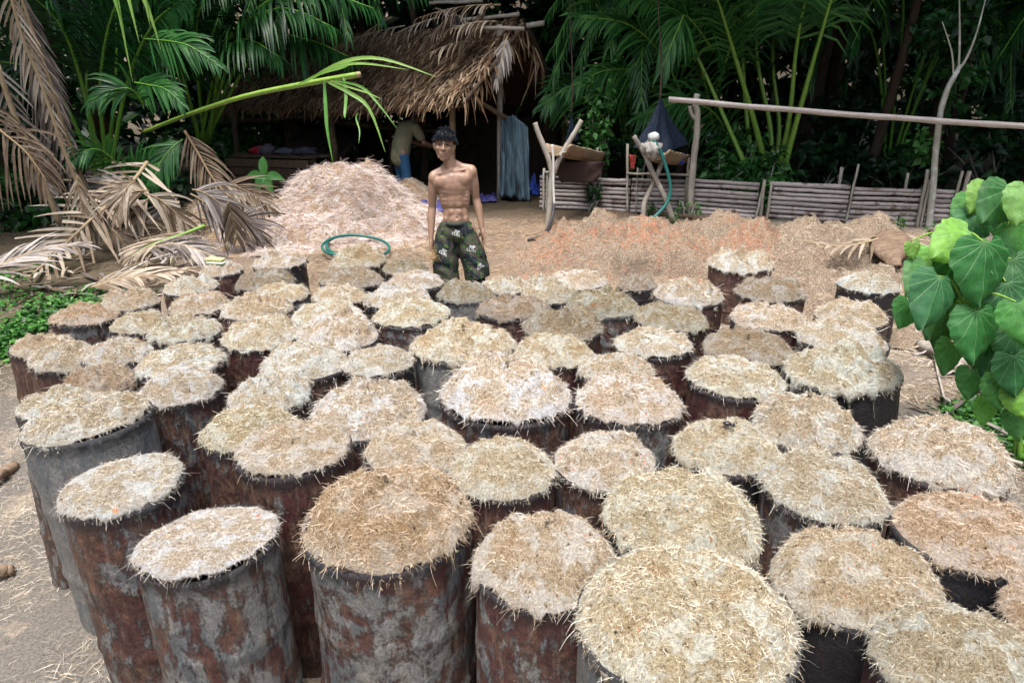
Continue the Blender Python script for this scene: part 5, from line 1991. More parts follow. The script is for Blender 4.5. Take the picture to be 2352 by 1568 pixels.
thicket(19000, 14.8, 18.5, 6.5, .30, 71, "forest_undergrowth", "dense dark undergrowth behind shed and fence", M_BUSHD, 17)
thicket(24000, 19.0, 26.0, 11.0, 1.0, 72, "forest_undergrowth", "far dark forest closing the view", M_BUSHD, 26, (0, .6))


def tree(x, y, h, r, label, seed, lean=(0, 0), cr=3.0, n=3600, size=.62):
    rng = np.random.default_rng(seed)
    z = g1(x, y)
    root = empty("forest_tree", (x, y, z))
    tag(root, label, "tree")
    top = Vector((x + lean[0], y + lean[1], z + h))
    mb = MB()
    mb.tube(smooth_pts([Vector((x, y, z - .2)), Vector((x + lean[0] * .3 + .1, y + lean[1] * .3, z + h * .4)), top], 6), [r * (1 - .045 * k) for k in range(13)], 9, .3)
    rel(mb.build("trunk", M_DARKWOOD), root)
    mb = MB()
    for k in range(6):
        a = rng.uniform(0, 6.28)
        s = Vector((x, y, z)).lerp(top, rng.uniform(.7, .95))
        e = s + Vector((math.cos(a) * cr * .7, math.sin(a) * cr * .7, rng.uniform(.5, 1.8)))
        mb.tube(smooth_pts([s, s.lerp(e, .5) + Vector((0, 0, .2)), e], 3), [r * .4, r * .36, r * .3, r * .26, r * .2, r * .14, r * .08], 6, .3)
    rel(mb.build("limb", M_DARKWOOD), root)
    P, ci = clumped(n, (top.x, top.y, top.z + .8), (cr, cr, 1.7), rng, 26, .2)
    ct = rng.uniform(-.25, .25, 26)
    V, F, T = leaves(P, size, rng, tint=rng.uniform(.1, .8, n) + ct[ci], aspect=.45)
    rel(obj("shade_crown", mesh_arrays("shade_crown", V, F, T), M_BUSHD), root)  # crown above the view, set low and forward to shade the jungle


for i, (x, y, h, r, lab) in enumerate(((2.0, 15.4, 6.5, .13, "forest tree trunk behind the shed's gable"), (5.9, 14.8, 6.2, .16, "dark trunk behind the stout palm stalks"), (8.4, 14.4, 6.4, .2, "dark trunk right of the deep shade palm"),
                                       (7.0, 16.2, 6.8, .22, "thick dark trunk mid forest behind the fence"), (10.8, 12.4, 6.4, .2, "dark trunk beyond the fence's right end"), (-3.4, 16.6, 6.6, .12, "pale thin trunk behind the shed's ramp"),
                                       (-7.6, 13.2, 6.4, .2, "dark trunk behind the spiny palm"), (-9.8, 11.0, 6.4, .2, "dark trunk at the forest's left edge"), (-.6, 16.8, 6.8, .2, "dark trunk behind the shed's board wall"),
                                       (4.0, 17.6, 7.0, .2, "dark trunk far behind the blue net"), (12.0, 15.6, 7.0, .2, "dark trunk deep beyond the fence"), (-6.0, 17.4, 7.0, .2, "dark trunk deep behind the low roof end"),
                                       (3.2, 13.7, 6.0, .11, "slim dark trunk of added shade tree between the net and the shed's gable"), (6.6, 13.1, 5.9, .11, "slim dark trunk of added shade tree beside the stout palm stalks"), (9.3, 13.0, 5.8, .12, "slim dark trunk of added shade tree behind the slender pale tree"),
                                       (-4.6, 14.6, 6.2, .1, "slim trunk behind the shed's low roof end"), (-8.3, 11.6, 5.8, .12, "slim dark trunk of added shade tree beside the spiny palm"), (-1.9, 15.2, 6.6, .1, "slim trunk behind the shed roof's middle"))):  # the slim trees are added as canopy to darken the jungle
    tree(x, y, h - .6, r, lab, 500 + i, (random.uniform(-.3, .3), -1.0 if h > 6.2 else -1.5), 3.4 if abs(x) < 9 else 3.0)


def forest_screen(n, pts, zmax, size, seed, label):
    """unseen forest added around the clearing to cut low sky light"""
    rng = np.random.default_rng(seed)
    P = []
    for (x0, y0, x1, y1) in pts:
        L = math.hypot(x1 - x0, y1 - y0)
        k = int(n * L)
        t = rng.random(k)
        P.append(np.stack([x0 + (x1 - x0) * t + rng.normal(0, .9, k), y0 + (y1 - y0) * t + rng.normal(0, .9, k), rng.random(k) * zmax], -1))
    P = np.concatenate(P)
    P[:, 2] += gz(P[:, 0], P[:, 1])
    V, F, T = leaves(P, size, rng, tint=rng.uniform(0, .6, len(P)), aspect=.5)
    tag(obj("sky_screen_forest", mesh_arrays("sky_screen_forest", V, F, T), M_BUSHD), label, kind="stuff")


forest_screen(220, [(-11.5, 12, -11.5, -4), (11.5, -4, 12.5, 11)], 13, 1.7, 80, "dark forest edge added out of view on both sides to block sky light")  # leaf screens added out of view to keep low sky light off
forest_screen(90, [(-11, -4, 0, -9.5), (0, -9.5, 11, -4)], 4.5, 1.7, 81, "low scrub added out of view to trim low sky light")

# ------------------------------------------------------------------ people
from mathutils.bvhtree import BVHTree


def ball(mb, c, r, rot=None, n=16, m=10):
    c = Vector(c)
    rx, ry, rz = r if hasattr(r, '__len__') else (r, r, r)
    vs = [Vector((0, 0, rz))]
    for i in range(1, m):
        th = math.pi * i / m
        for k in range(n):
            ph = 2 * math.pi * k / n
            vs.append(Vector((rx * math.sin(th) * math.cos(ph), ry * math.sin(th) * math.sin(ph), rz * math.cos(th))))
    vs.append(Vector((0, 0, -rz)))
    fs = [(0, 1 + k, 1 + (k + 1) % n) for k in range(n)]
    for i in range(m - 2):
        for k in range(n):
            l = (k + 1) % n
            fs.append((1 + i * n + k, 1 + (i + 1) * n + k, 1 + (i + 1) * n + l, 1 + i * n + l))
    b = 1 + (m - 2) * n
    fs += [(b + k, len(vs) - 1, b + (k + 1) % n) for k in range(n)]
    if rot is not None:
        vs = [rot @ v for v in vs]
    mb.add([v + c for v in vs], fs)


def limb(mb, pts, rs, n=14):
    """tapered limb with rounded ends"""
    pts = [Vector(p) for p in pts]
    mb.tube(pts, rs, n)
    for p, r in zip(pts, rs):
        ball(mb, p, r, n=n, m=8)


def fuse(mb, voxel, smooth_it=5, name="body"):
    o = mb.build(name, None)
    md = o.modifiers.new("r", 'REMESH')
    md.mode = 'VOXEL'
    md.voxel_size = voxel
    s = o.modifiers.new("s", 'SMOOTH')
    s.factor = .5
    s.iterations = smooth_it
    dg = bpy.context.evaluated_depsgraph_get()
    dg.update()
    me = bpy.data.meshes.new_from_object(o.evaluated_get(dg))
    bpy.data.objects.remove(o)
    me.polygons.foreach_set("use_smooth", np.ones(len(me.polygons), bool))
    V = np.zeros(len(me.vertices) * 3, np.float32)
    me.vertices.foreach_get("co", V)
    return me, V.reshape(-1, 3)


def setv(me, V, T=None):
    me.vertices.foreach_set("co", V.astype(np.float32).ravel())
    if T is not None:
        if "tint" in me.attributes:
            me.attributes.remove(me.attributes["tint"])
        a = me.attributes.new("tint", 'FLOAT', 'POINT')
        a.data.foreach_set("value", T.astype(np.float32))
    me.update()


def skin_material(name, c, rough=.45):
    t = NT(name)
    v = t.coord()
    n = t.noise(18, 4, .6, v)
    col = t.mix(n, tuple(x * .86 for x in c), tuple(x * 1.12 for x in c))
    col = t.mix(t.step(t.attr(), .5, 1.0), col, (.09, .04, .03))
    spk = t.math('MULTIPLY', t.step(t.noise(170, 2, .5, v), .695, .72), t.step(t.noise(7, 3, .6, v), .46, .6))
    col = t.mix(spk, col, (.72, .60, .44))
    t.base(col).rough(rough)
    t.b.inputs["Subsurface Weight"].default_value = .08
    t.b.inputs["Subsurface Radius"].default_value = (.01, .004, .002)
    t.b.inputs["Specular IOR Level"].default_value = .45
    t.bump(t.noise(140, 3, .6, v), .12, .002)
    return t.m


def camo_material():
    t = NT("camo_cloth")
    v = t.mapping((1, 1, .8))
    a = t.noise(9, 3, .5, v, 1.6)
    b = t.noise(12, 3, .5, t.mapping((1, 1, 1.1), kind="Object"), 3.0)
    c = t.noise(19, 2, .5, v, 2.0)
    col = t.mix(t.step(a, .49, .51), (.014, .017, .024), (.06, .052, .042))
    col = t.mix(t.step(b, .60, .615), col, (.04, .10, .02))
    col = t.mix(t.step(c, .62, .635), col, (.02, .05, .014))
    col = t.mix(t.step(t.noise(15, 2, .5, v, 2.4), .665, .675), col, (.085, .20, .03))
    t.base(col).rough(.85)
    t.bump(t.noise(300, 2, .5, v), .2, .002)
    return t.m


def hand(mb, wrist, d, palm_n, thumb_side, L=.175, curl=.5):
    """palm plus five bent fingers; d = direction of the hand, palm_n = way the palm faces"""
    d, palm_n = d.normalized(), palm_n.normalized()
    sd = d.cross(palm_n).normalized() * thumb_side
    wrist = Vector(wrist)
    pc = wrist + d * .045
    ball(mb, pc, (.02, .036, .05), Matrix((palm_n, sd, d)).transposed())
    ball(mb, pc + d * .03, (.016, .038, .03), Matrix((palm_n, sd, d)).transposed())
    for k, (o, fl) in enumerate(((.029, .066), (.010, .074), (-.010, .070), (-.028, .054))):
        p = wrist + d * (.084 - .006 * abs(k - 1)) + sd * o
        dd = (d + sd * (o * 2.2)).normalized()
        pts, rs = [p - d * .015], [.0105]
        for j, q in enumerate((.42, .33, .27)):
            p = p + dd * fl * q
            pts.append(p)
            rs.append(.0098 - .0008 * j)
            dd = (dd + palm_n * (curl * (.55 + .1 * j) * (1 + .12 * k))).normalized()
        limb(mb, pts, rs, 8)
    p = wrist + d * .03 + sd * .03
    dd = (d * .75 + sd * .55 + palm_n * .35).normalized()
    pts, rs = [p - sd * .012], [.014]
    for q in (.034, .03, .026):
        p = p + dd * q
        pts.append(p)
        rs.append(.0115)
        dd = (dd + d * .25 + palm_n * .18 - sd * .15).normalized()
    limb(mb, pts, rs, 8)


def standing_man():
    base = Vector((at(1050, 600, 5.8).x, 5.8, .55))
    base.z = g1(base.x, base.y)
    top = at(1027, 287, 5.8).z
    sc = (top - base.z) / 1.71
    root = empty("person", base)
    root.scale = (sc, sc, sc)
    tag(root, "bare chested young man in camouflage shorts standing behind the drums, looking aside", "person")
    mb = MB()
    # torso
    ball(mb, (-.012, .0, 1.235), (.148, .084, .135), Matrix.Rotation(-.12, 3, 'Y'))
    for s, q in ((-1, (-.15, .005, 1.262)), (1, (.115, .008, 1.305))):
        ball(mb, q, (.05, .06, .07))
    ball(mb, (-.008, .004, 1.12), (.118, .076, .12))
    ball(mb, (0, .004, 1.0), (.108, .07, .11))
    ball(mb, (-.004, .006, .9), (.122, .082, .09))
    ball(mb, (-.03, .005, 1.335), (.105, .055, .05), Matrix.Rotation(-.13, 3, 'Y'))
    # chest, belly and flank muscles
    Rt = Matrix.Rotation(-.12, 3, 'Y')
    ball(mb, (-.083, -.05, 1.262), (.07, .028, .055), Rt)
    ball(mb, (.055, -.05, 1.282), (.066, .028, .055), Rt)
    for k, z in enumerate((1.145, 1.085, 1.02)):
        for s in (-1, 1):
            ball(mb, (.0 + s * .03, -.053, z), (.028, .014, .03))
    ball(mb, (.0, -.045, .95), (.06, .03, .06))
    for s in (-1, 1):
        ball(mb, (-.005 + s * .098, .0, 1.16), (.032, .05, .12))
        ball(mb, (s * .078, -.005, .95), (.034, .05, .06))
    # shoulders, traps, collar bones, neck
    sh = {-1: Vector((-.172, .0, 1.305)), 1: Vector((.138, .005, 1.352))}
    nb = Vector((-.028, .012, 1.375))
    for s in (-1, 1):
        ball(mb, sh[s] + Vector((s * .002, 0, -.016)), (.046, .05, .06))
        limb(mb, [nb + Vector((s * .025, .01, .03)), (nb + sh[s]) / 2 + Vector((0, .012, .012)), sh[s] + Vector((0, .005, .014))], [.036, .036, .034])
        limb(mb, [Vector((-.022 + s * .014, -.046, 1.350)), (nb + sh[s]) / 2 + Vector((0, -.037, -.006)), sh[s] + Vector((-s * .02, -.018, .018))], [.008, .008, .008], 8)
        limb(mb, [Vector((-.022 + s * .008, -.045, 1.352)), Vector((-.055 + s * .045, .02, 1.46))], [.008, .010], 8)
    limb(mb, [nb + Vector((0, .005, -.03)), nb + Vector((-.012, -.005, .05)), nb + Vector((-.028, -.008, .11))], [.056, .05, .05])
    # arms
    el = {-1: Vector((-.2, .035, 1.045)), 1: Vector((.17, .045, 1.115))}
    wr = {-1: Vector((-.212, -.03, .805)), 1: Vector((.216, -.015, .885))}
    for s in (-1, 1):
        m1 = sh[s].lerp(el[s], .45)
        limb(mb, [sh[s], m1 + Vector((s * .004, -.004, 0)), el[s]], [.043, .040, .032])
        m2 = el[s].lerp(wr[s], .3)
        limb(mb, [el[s], m2 + Vector((s * .004, 0, 0)), wr[s]], [.034, .036, .023])
    hand(mb, wr[-1], Vector((.03, -.1, -1)), Vector((1, -.15, 0)), -1, curl=.75)
    hand(mb, wr[1], Vector((.16, -.12, -1)), Vector((-.85, -.35, .1)), 1, curl=.42)
    # legs
    for s, kn, an in ((-1, Vector((-.085, -.02, .45)), Vector((-.075, .02, .07))), (1, Vector((.175, -.03, .46)), Vector((.2, .01, .07)))):
        hp = Vector((s * .085, .01, .85))
        limb(mb, [hp, hp.lerp(kn, .5), kn], [.082, .07, .05])
        limb(mb, [kn, kn.lerp(an, .35) + Vector((0, .015, 0)), an], [.05, .05, .033])
        limb(mb, [an + Vector((0, .04, -.045)), an + Vector((s * .01, -.06, -.05)), an + Vector((s * .02, -.13, -.055))], [.03, .032, .026])
    # head, turned toward the viewer's left
    hc = Vector((-.078, -.008, 1.556))
    H = Matrix.Rotation(rad(1), 3, 'Z') @ Matrix.Rotation(rad(5), 3, 'Y') @ Matrix.Rotation(rad(-3), 3, 'X')
    h = lambda x, y, z: hc + H @ Vector((x, y, z))
    ball(mb, h(0, .012, .03), (.073, .088, .082), H)
    ball(mb, h(0, -.012, -.035), (.064, .068, .082), H)
    limb(mb, [h(-.052, .0, -.055), h(-.034, -.042, -.095), h(0, -.062, -.114), h(.034, -.042, -.095), h(.052, .0, -.055)], [.015, .013, .015, .013, .015], 8)
    ball(mb, h(0, -.05, -.075), (.034, .03, .042), H)
    for s in (-1, 1):
        ball(mb, h(s * .042, -.05, -.028), (.024, .022, .02), H)      # cheek bones
        ball(mb, h(s * .075, .006, -.018), (.012, .018, .032), H)     # ears
        ball(mb, h(s * .086, .012, -.006), (.009, .012, .021), H)
        limb(mb, [h(s * .012, -.078, .022), h(s * .036, -.073, .026), h(s * .056, -.056, .018)], [.006, .0065, .006], 8)   # brow
    limb(mb, [h(0, -.078, .012), h(0, -.088, -.012), h(0, -.098, -.034)], [.008, .010, .0125], 8)
    for s in (-1, 1):
        ball(mb, h(s * .013, -.086, -.037), (.009, .010, .008), H)
    limb(mb, [h(-.022, -.074, -.068), h(0, -.083, -.064), h(.022, -.074, -.068)], [.005, .0075, .005], 8)
    limb(mb, [h(-.019, -.072, -.078), h(0, -.081, -.081), h(.019, -.072, -.078)], [.005, .0085, .005], 8)
    me, V = fuse(mb, .0056, 7)
    V = V.astype(float)
    T = np.zeros(len(V))

    def dent(c, r, depth, d=Vector((0, 1, 0)), dark=0.0, rs=None):
        c = np.array(c)
        q = (V - c) / (np.array(rs) if rs is not None else r)
        w = np.exp(-(q ** 2).sum(1))
        V[:] += w[:, None] * depth * np.array(d)
        if dark:
            T[:] = np.maximum(T, dark * w)

    back = H @ Vector((0, 1, 0))
    for s in (-1, 1):
        dent(h(s * .031, -.078, .002), .013, .006, back, .0)
    dent(h(0, -.082, -.073), .01, .003, back, .9, (.026, .02, .0042))
    dent(h(0, -.085, -.073), .01, 0, back, .62, (.022, .02, .011))
    for s in (-1, 1):
        dent(h(s * .008, -.09, -.044), .006, .002, back, .5)
    dent((.012, -.075, .975), .01, .012, (0, 1, 0), .85)              # navel
    dent((-.093, -.085, 1.222), .011, -.003, (0, 1, 0), 1.0)
    dent((.078, -.085, 1.242), .011, -.003, (0, 1, 0), 1.0)
    dent((-.022, -.06, 1.35), .016, .010)
    dent((-.012, -.085, 1.25), 1, .007, rs=(.012, .05, .07))
    dent((.0, -.075, 1.07), 1, .006, rs=(.008, .05, .12))
    dent((.0, -.075, 1.195), 1, .003, rs=(.09, .05, .014))
    for z in (1.115, 1.052):
        dent((.0, -.075, z), 1, .0025, rs=(.055, .05, .008))
    for s in (-1, 1):
        dent((s * .068, -.06, 1.06), 1, .005, rs=(.012, .05, .11))
        dent((s * .07, -.06, .935), 1, .007, rs=(.03, .05, .02))
        for k in range(4):
            dent((s * .095, -.04, 1.20 - .032 * k), 1, .003, rs=(.03, .05, .008))
    setv(me, V, T)
    M_SKIN = skin_material("skin", (.30, .18, .122))
    obj("body", me, M_SKIN, root)
    # eyes and brows
    white, iris = plain("shadowed_eye_white", (.11, .085, .07), .9, .05, .05), plain("iris", (.015, .010, .008), .2, .1)  # eye white darkened to stand for shadow around the eyes
    for s in (-1, 1):
        m2 = MB()
        ball(m2, h(s * .031, -.066, .002), (.0115, .009, .006), H)
        e = m2.build("eye", white, root)
        m3 = MB()
        ball(m3, h(s * .031 - .003, -.0725, .002), (.0055, .004, .006), H)
        m3.build("iris", iris, e)
        m4 = MB()
        limb(m4, [h(s * .012, -.0855, .024), h(s * .034, -.081, .030), h(s * .055, -.064, .021)], [.0028, .0034, .0024], 6)
        m4.build("eyebrow", plain("brow_hair", (.012, .010, .010), .7), root)
    # hair
    rng = np.random.default_rng(3)
    hm = MB()
    nn, mm = 40, 18
    vs = []
    for i in range(mm + 1):
        th = rad(118) * i / mm
        for k in range(nn):
            ph = 2 * math.pi * k / nn
            dx, dy, dz = math.sin(th) * math.cos(ph), math.sin(th) * math.sin(ph), math.cos(th)
            lim = rad(56) + rad(46) * (.5 + .5 * math.sin(ph))     # front hairline higher, nape lower
            q = min(th, lim)
            dx, dy, dz = math.sin(q) * math.cos(ph), math.sin(q) * math.sin(ph), math.cos(q)
            r = 1.03 + .11 * max(0, dz) + .04 * fract(dx * 4, dy * 4, dz * 4, 3) - (.10 if th > lim else 0)
            vs.append(h(dx * .078 * r, .012 + dy * .092 * r, .030 + dz * .089 * r))
    fs = [(i * nn + k, i * nn + (k + 1) % nn, (i + 1) * nn + (k + 1) % nn, (i + 1) * nn + k) for i in range(mm) for k in range(nn)]
    hm.add(vs, fs, .2)
    t = NT("black_hair")
    t.base(t.ramp(t.attr(), [(0, (.005, .006, .009)), (1, (.016, .020, .032))])).rough(.5)  # bluish tint stands in for sheen on the hair
    t.b.inputs["Specular IOR Level"].default_value = .22
    M_HAIR = t.m
    hair = hm.build("hair", M_HAIR, root)
    n = 2600
    ph = rng.uniform(0, 2 * np.pi, n)
    th = np.arccos(1 - rng.random(n) * 1.35)
    lim = np.radians(62) + np.radians(38) * (.5 + .5 * np.sin(ph))
    th = np.minimum(th, lim)
    loc = np.stack([np.sin(th) * np.cos(ph), np.sin(th) * np.sin(ph), np.cos(th)], -1)
    P = loc * np.array([.078, .092, .089]) * 1.06 + [0, .012, .03]
    fwd = np.stack([rng.normal(0, .35, n) + .25, np.where(np.sin(ph) < .3, -1.0, .5) + rng.normal(0, .25, n), np.where(np.cos(th) > .6, .1, -.75) + rng.normal(0, .2, n)], -1)
    D = fwd + loc * .55
    D /= np.linalg.norm(D, axis=1)[:, None]
    Hn = np.array(H)
    Vr, F, T2 = ribbons(P, D, rng.uniform(.02, .042, n), np.full(n, .003), .25, rng.random(n), rng=rng)
    # fringe over the forehead
    nf = 420
    xf = rng.uniform(-.06, .062, nf)
    Pf = np.stack([xf, -.072 + .35 * xf ** 2 * 10, .085 + rng.normal(0, .008, nf)], -1)
    Df = np.stack([.25 * np.ones(nf) + rng.normal(0, .25, nf) + xf * 3, -.42 + rng.normal(0, .1, nf), -1 + rng.normal(0, .1, nf)], -1)
    Df /= np.linalg.norm(Df, axis=1)[:, None]
    V2, F2, T3 = ribbons(Pf, Df, rng.uniform(.026, .056, nf), np.full(nf, .0045), -.2, rng.random(nf), rng=rng)
    F2 = F2 + len(Vr)
    Vr = np.concatenate([Vr, V2]) @ Hn.T + np.array(hc)
    so = obj("hair_strands", mesh_arrays("hair_strands", Vr, np.concatenate([F, F2]), np.concatenate([T2, T3])), M_HAIR, hair)
    tag(so, kind="stuff")
    # shorts
    mb = MB()
    ball(mb, (-.004, .006, .905), (.140, .104, .06))
    ball(mb, (-.002, .01, .845), (.170, .124, .115))
    for s, kn in ((-1, Vector((-.092, -.015, .41))), (1, Vector((.178, -.022, .455)))):
        hp = Vector((s * .078, .008, .80))
        mb.tube([hp + Vector((0, 0, .06)), hp, hp.lerp(kn, .35) + Vector((s * .012, 0, 0)), hp.lerp(kn, .7) + Vector((s * .012, 0, 0)), kn], [.085, .103, .110, .113, .113], 20)
    me, V = fuse(mb, .0075, 3, "shorts")
    V = V.astype(float)
    for i in range(len(V)):
        x, y, z = V[i]
        k = min(1, max(0, (.88 - z) / .2))
        w = .011 * k * fract(x * 7, y * 7, z * 3.2, 3) + .006 * k * math.sin(z * 46 + x * 30 + 3 * fract(x * 6, y * 6, z * 6, 2))
        if z > .9:
            w += .003 * math.sin(math.atan2(y, x) * 40)
        V[i, 0] += w * (1 if x > 0 else -1) * .5
        V[i, 1] -= w
    V[:, 2] = np.minimum(V[:, 2], .936)
    setv(me, V, np.full(len(V), .5))
    sh_o = obj("shorts", me, camo_material(), root)
    mb = MB()
    mb.tube([(-.004, .006, .915), (-.004, .006, .94)], [.126, .124], 28, flat=.78)
    wb = mb.build("waistband", plain("dark_elastic", (.03, .038, .03), .8), sh_o)
    # lettering printed on the cloth
    bvh = BVHTree.FromPolygons([tuple(v) for v in V], [tuple(p.vertices) for p in me.polygons])
    M_PRINT = plain("white_print", (.55, .56, .54), .8, .1)
    for (x, z, s, rot) in ((.012, .86, .030, -.35), (.135, .728, .034, -.25), (-.012, .55, .032, -1.1), (-.10, .70, .030, -.5), (.20, .58, .026, .5)):
        cu = bpy.data.curves.new("print", 'FONT')
        cu.body = "RIP\nCURL"
        cu.size = s
        cu.align_x = 'CENTER'
        cu.space_line = .8
        cu.offset = .0008
        to = bpy.data.objects.new("print", cu)
        COL.objects.link(to)
        dg = bpy.context.evaluated_depsgraph_get()
        dg.update()
        tm = bpy.data.meshes.new_from_object(to.evaluated_get(dg))
        bpy.data.objects.remove(to)
        c, si = math.cos(rot), math.sin(rot)
        ok = True
        for v in tm.vertices:
            px_, pz_ = v.co.x * c - v.co.y * si + x, v.co.x * si + v.co.y * c + z
            hit = bvh.ray_cast(Vector((px_, -1, pz_)), Vector((0, 1, 0)))
            if hit[0] is None:
                ok = False
                break
            v.co = (px_, hit[0].y - .003, pz_)
        if ok:
            obj("printed_lettering", tm, M_PRINT, sh_o)
    # dark leggings under the shorts
    for s, kn, an in ((-1, Vector((-.085, -.02, .47)), Vector((-.075, .02, .07))), (1, Vector((.175, -.03, .48)), Vector((.2, .01, .07)))):
        mb = MB()
        mb.tube([kn, kn.lerp(an, .35) + Vector((0, .015, 0)), an], [.062, .06, .045], 16, wob=.06)
        mb.build("legging", plain("dark_stocking", (.018, .016, .022), .9), root)
    # tuft of fibre in the hand
    rng = np.random.default_rng(4)
    n = 420
    c = np.array([-.185, -.075, .672])
    P = c + rng.normal(size=(n, 3)) * [.016, .016, .022]
    D = rng.normal(size=(n, 3))
    D /= np.linalg.norm(D, axis=1)[:, None]
    Vt, F, T = ribbons(P, D, rng.uniform(.02, .055, n), np.full(n, .0025), .5, rng.uniform(.1, .8, n), rng=rng)
    tu = obj("fibre_tuft", mesh_arrays("fibre_tuft", Vt * sc, F, T), M_FIBRE, None, base)
    tu.color = (.9, .75, .5, 1)
    tag(tu, "small tuft of golden fibre held in the man's hand", "fibre tuft")


standing_man()


def stooping_man():
    p = at(925, 450, 12.15)
    base = Vector((p.x, p.y, g1(p.x, p.y)))
    root = empty("person", base, (0, 0, rad(128)))
    tag(root, "person in khaki shirt and blue trousers stooping over work inside the shed", "person")
    skin = skin_material("skin_shade", (.20, .11, .07))  # skin colour darkened to carry the shed's shade
    mb = MB()
    hipz = .84
    hip, chest, neck = Vector((0, 0, hipz)), Vector((0, -.14, 1.17)), Vector((0, -.30, 1.36))
    limb(mb, [hip, hip.lerp(chest, .5), chest, neck], [.13, .12, .13, .06])
    hd = neck + Vector((0, -.13, .06))
    ball(mb, hd, (.075, .095, .1), Matrix.Rotation(.7, 3, 'X'))
    ball(mb, hd + Vector((0, -.06, -.06)), (.045, .04, .05))
    ball(mb, hd + Vector((0, -.11, -.03)), (.012, .018, .015))
    limb(mb, [neck, hd], [.055, .055])
    for s in (-1, 1):
        sh = chest + Vector((s * .17, -.08, .10))
        e = sh + Vector((s * .05, -.12, -.26))
        w = e + Vector((-s * .05, -.22, -.08))
        limb(mb, [sh, e, w], [.05, .042, .028])
        hand(mb, w, Vector((0, -1, -.25)), Vector((0, -.2, -1)), -s, curl=.5)
        k, a = Vector((s * .11, -.05, .46)), Vector((s * .12, .02, .08))
        limb(mb, [Vector((s * .09, 0, hipz)), k, a], [.09, .06, .04])
        limb(mb, [a + Vector((0, .03, -.04)), a + Vector((0, -.13, -.05))], [.035, .03])
    me, V = fuse(mb, .010, 3)
    setv(me, V, np.zeros(len(V)))
    obj("body", me, skin, root)
    mb = MB()
    limb(mb, [hip + Vector((0, .01, -.08)), hip.lerp(chest, .4) + Vector((0, .02, .02)), chest + Vector((0, .02, .03)), neck.lerp(chest, .25)], [.165, .16, .165, .09])
    for s in (-1, 1):
        sh = chest + Vector((s * .16, -.07, .09))
        limb(mb, [chest + Vector((s * .08, -.04, .1)), sh, sh + Vector((s * .04, -.08, -.17))], [.1, .078, .07])
    me, V = fuse(mb, .012, 3, "shirt")
    V = V.astype(float)
    for i in range(len(V)):
        x, y, z = V[i]
        V[i] += np.array([x, y + .08, 0]) * (.10 * fract(x * 6, y * 6, z * 4, 3))
    setv(me, V, np.full(len(V), .5))
    obj("shirt", me, plain("khaki_shirt", (.14, .135, .08), .9), root)
    mb = MB()
    ball(mb, hip + Vector((0, 0, -.03)), (.15, .125, .1))
    for s in (-1, 1):
        mb.tube([Vector((s * .08, 0, hipz - .02)), Vector((s * .105, -.04, .46)), Vector((s * .12, .02, .08))], [.11, .085, .08], 14)
    me, V = fuse(mb, .012, 2, "trousers")
    setv(me, V, np.full(len(V), .5))
    obj("trousers", me, plain("blue_trousers", (.02, .075, .16), .85), root)
    mb = MB()
    ball(mb, hd + Vector((0, .012, .018)), (.08, .098, .098), Matrix.Rotation(.7, 3, 'X'))
    mb.build("hair", plain("dark_hair", (.01, .01, .012), .6), root)


stooping_man()

# ------------------------------------------------------------------ broad-leaved plant at the right
def heart_mat():
    t = NT("heart_leaf")
    x, y, z = t.sep(t.coord())
    r = t.math('SQRT', t.math('ADD', t.math('MULTIPLY', x, x), t.math('MULTIPLY', z, z)))
    a = t.math('ARCTAN2', x, t.math('MULTIPLY', z, -1.0))
    fr = t.math('FRACT', t.math('ADD', t.math('DIVIDE', a, .46), 10.5))
    d = t.math('MULTIPLY', t.math('ABSOLUTE', t.math('SUBTRACT', fr, .5)), t.math('MULTIPLY', r, .46))
    vein = t.step(d, .011, .003)
    fr2 = t.math('FRACT', t.math('SUBTRACT', t.math('MULTIPLY', r, 11.0), t.math('MULTIPLY', d, 22.0)))
    side = t.math('MULTIPLY', t.step(t.math('ABSOLUTE', t.math('SUBTRACT', fr2, .5)), .09, .02), .35)
    n = t.noise(9, 5, .6, t.mapping(rand=True))
    c = t.mix(1, t.ramp(n, [(.3, (.68, .68, .72)), (.7, (1.25, 1.2, 1.1))]), t.ocol(), 'MULTIPLY')
    c = t.mix(t.math('MULTIPLY', t.math('MAXIMUM', vein, side), .55), c, (.19, .34, .15))
    spk = t.step(t.noise(60, 3, .7, t.mapping(rand=True)), .68, .73)
    c = t.mix(t.math('MULTIPLY', spk, .55), c, (.40, .42, .34))
    c = t.mix(t.step(t.noise(6, 4, .6, t.mapping(rand=True)), .68, .73), c, (.16, .11, .05))
    t.base(c).rough(.5)
    t.b.inputs["Specular IOR Level"].default_value = .3
    t.bump(t.math('SUBTRACT', 1.0, t.math('MAXIMUM', vein, side)), .4, .008)
    tr = t.n.new("ShaderNodeBsdfTranslucent")
    t.l.new(t.mix(1, c, (1.3, 1.4, .6), 'MULTIPLY'), tr.inputs[0])
    mx = t.n.new("ShaderNodeMixShader")
    mx.inputs[0].default_value = .35
    t.l.new(t.b.outputs[0], mx.inputs[1])
    t.l.new(tr.outputs[0], mx.inputs[2])
    t.l.new(mx.outputs[0], t.out.inputs[0])
    return t.m


M_HEART = heart_mat()


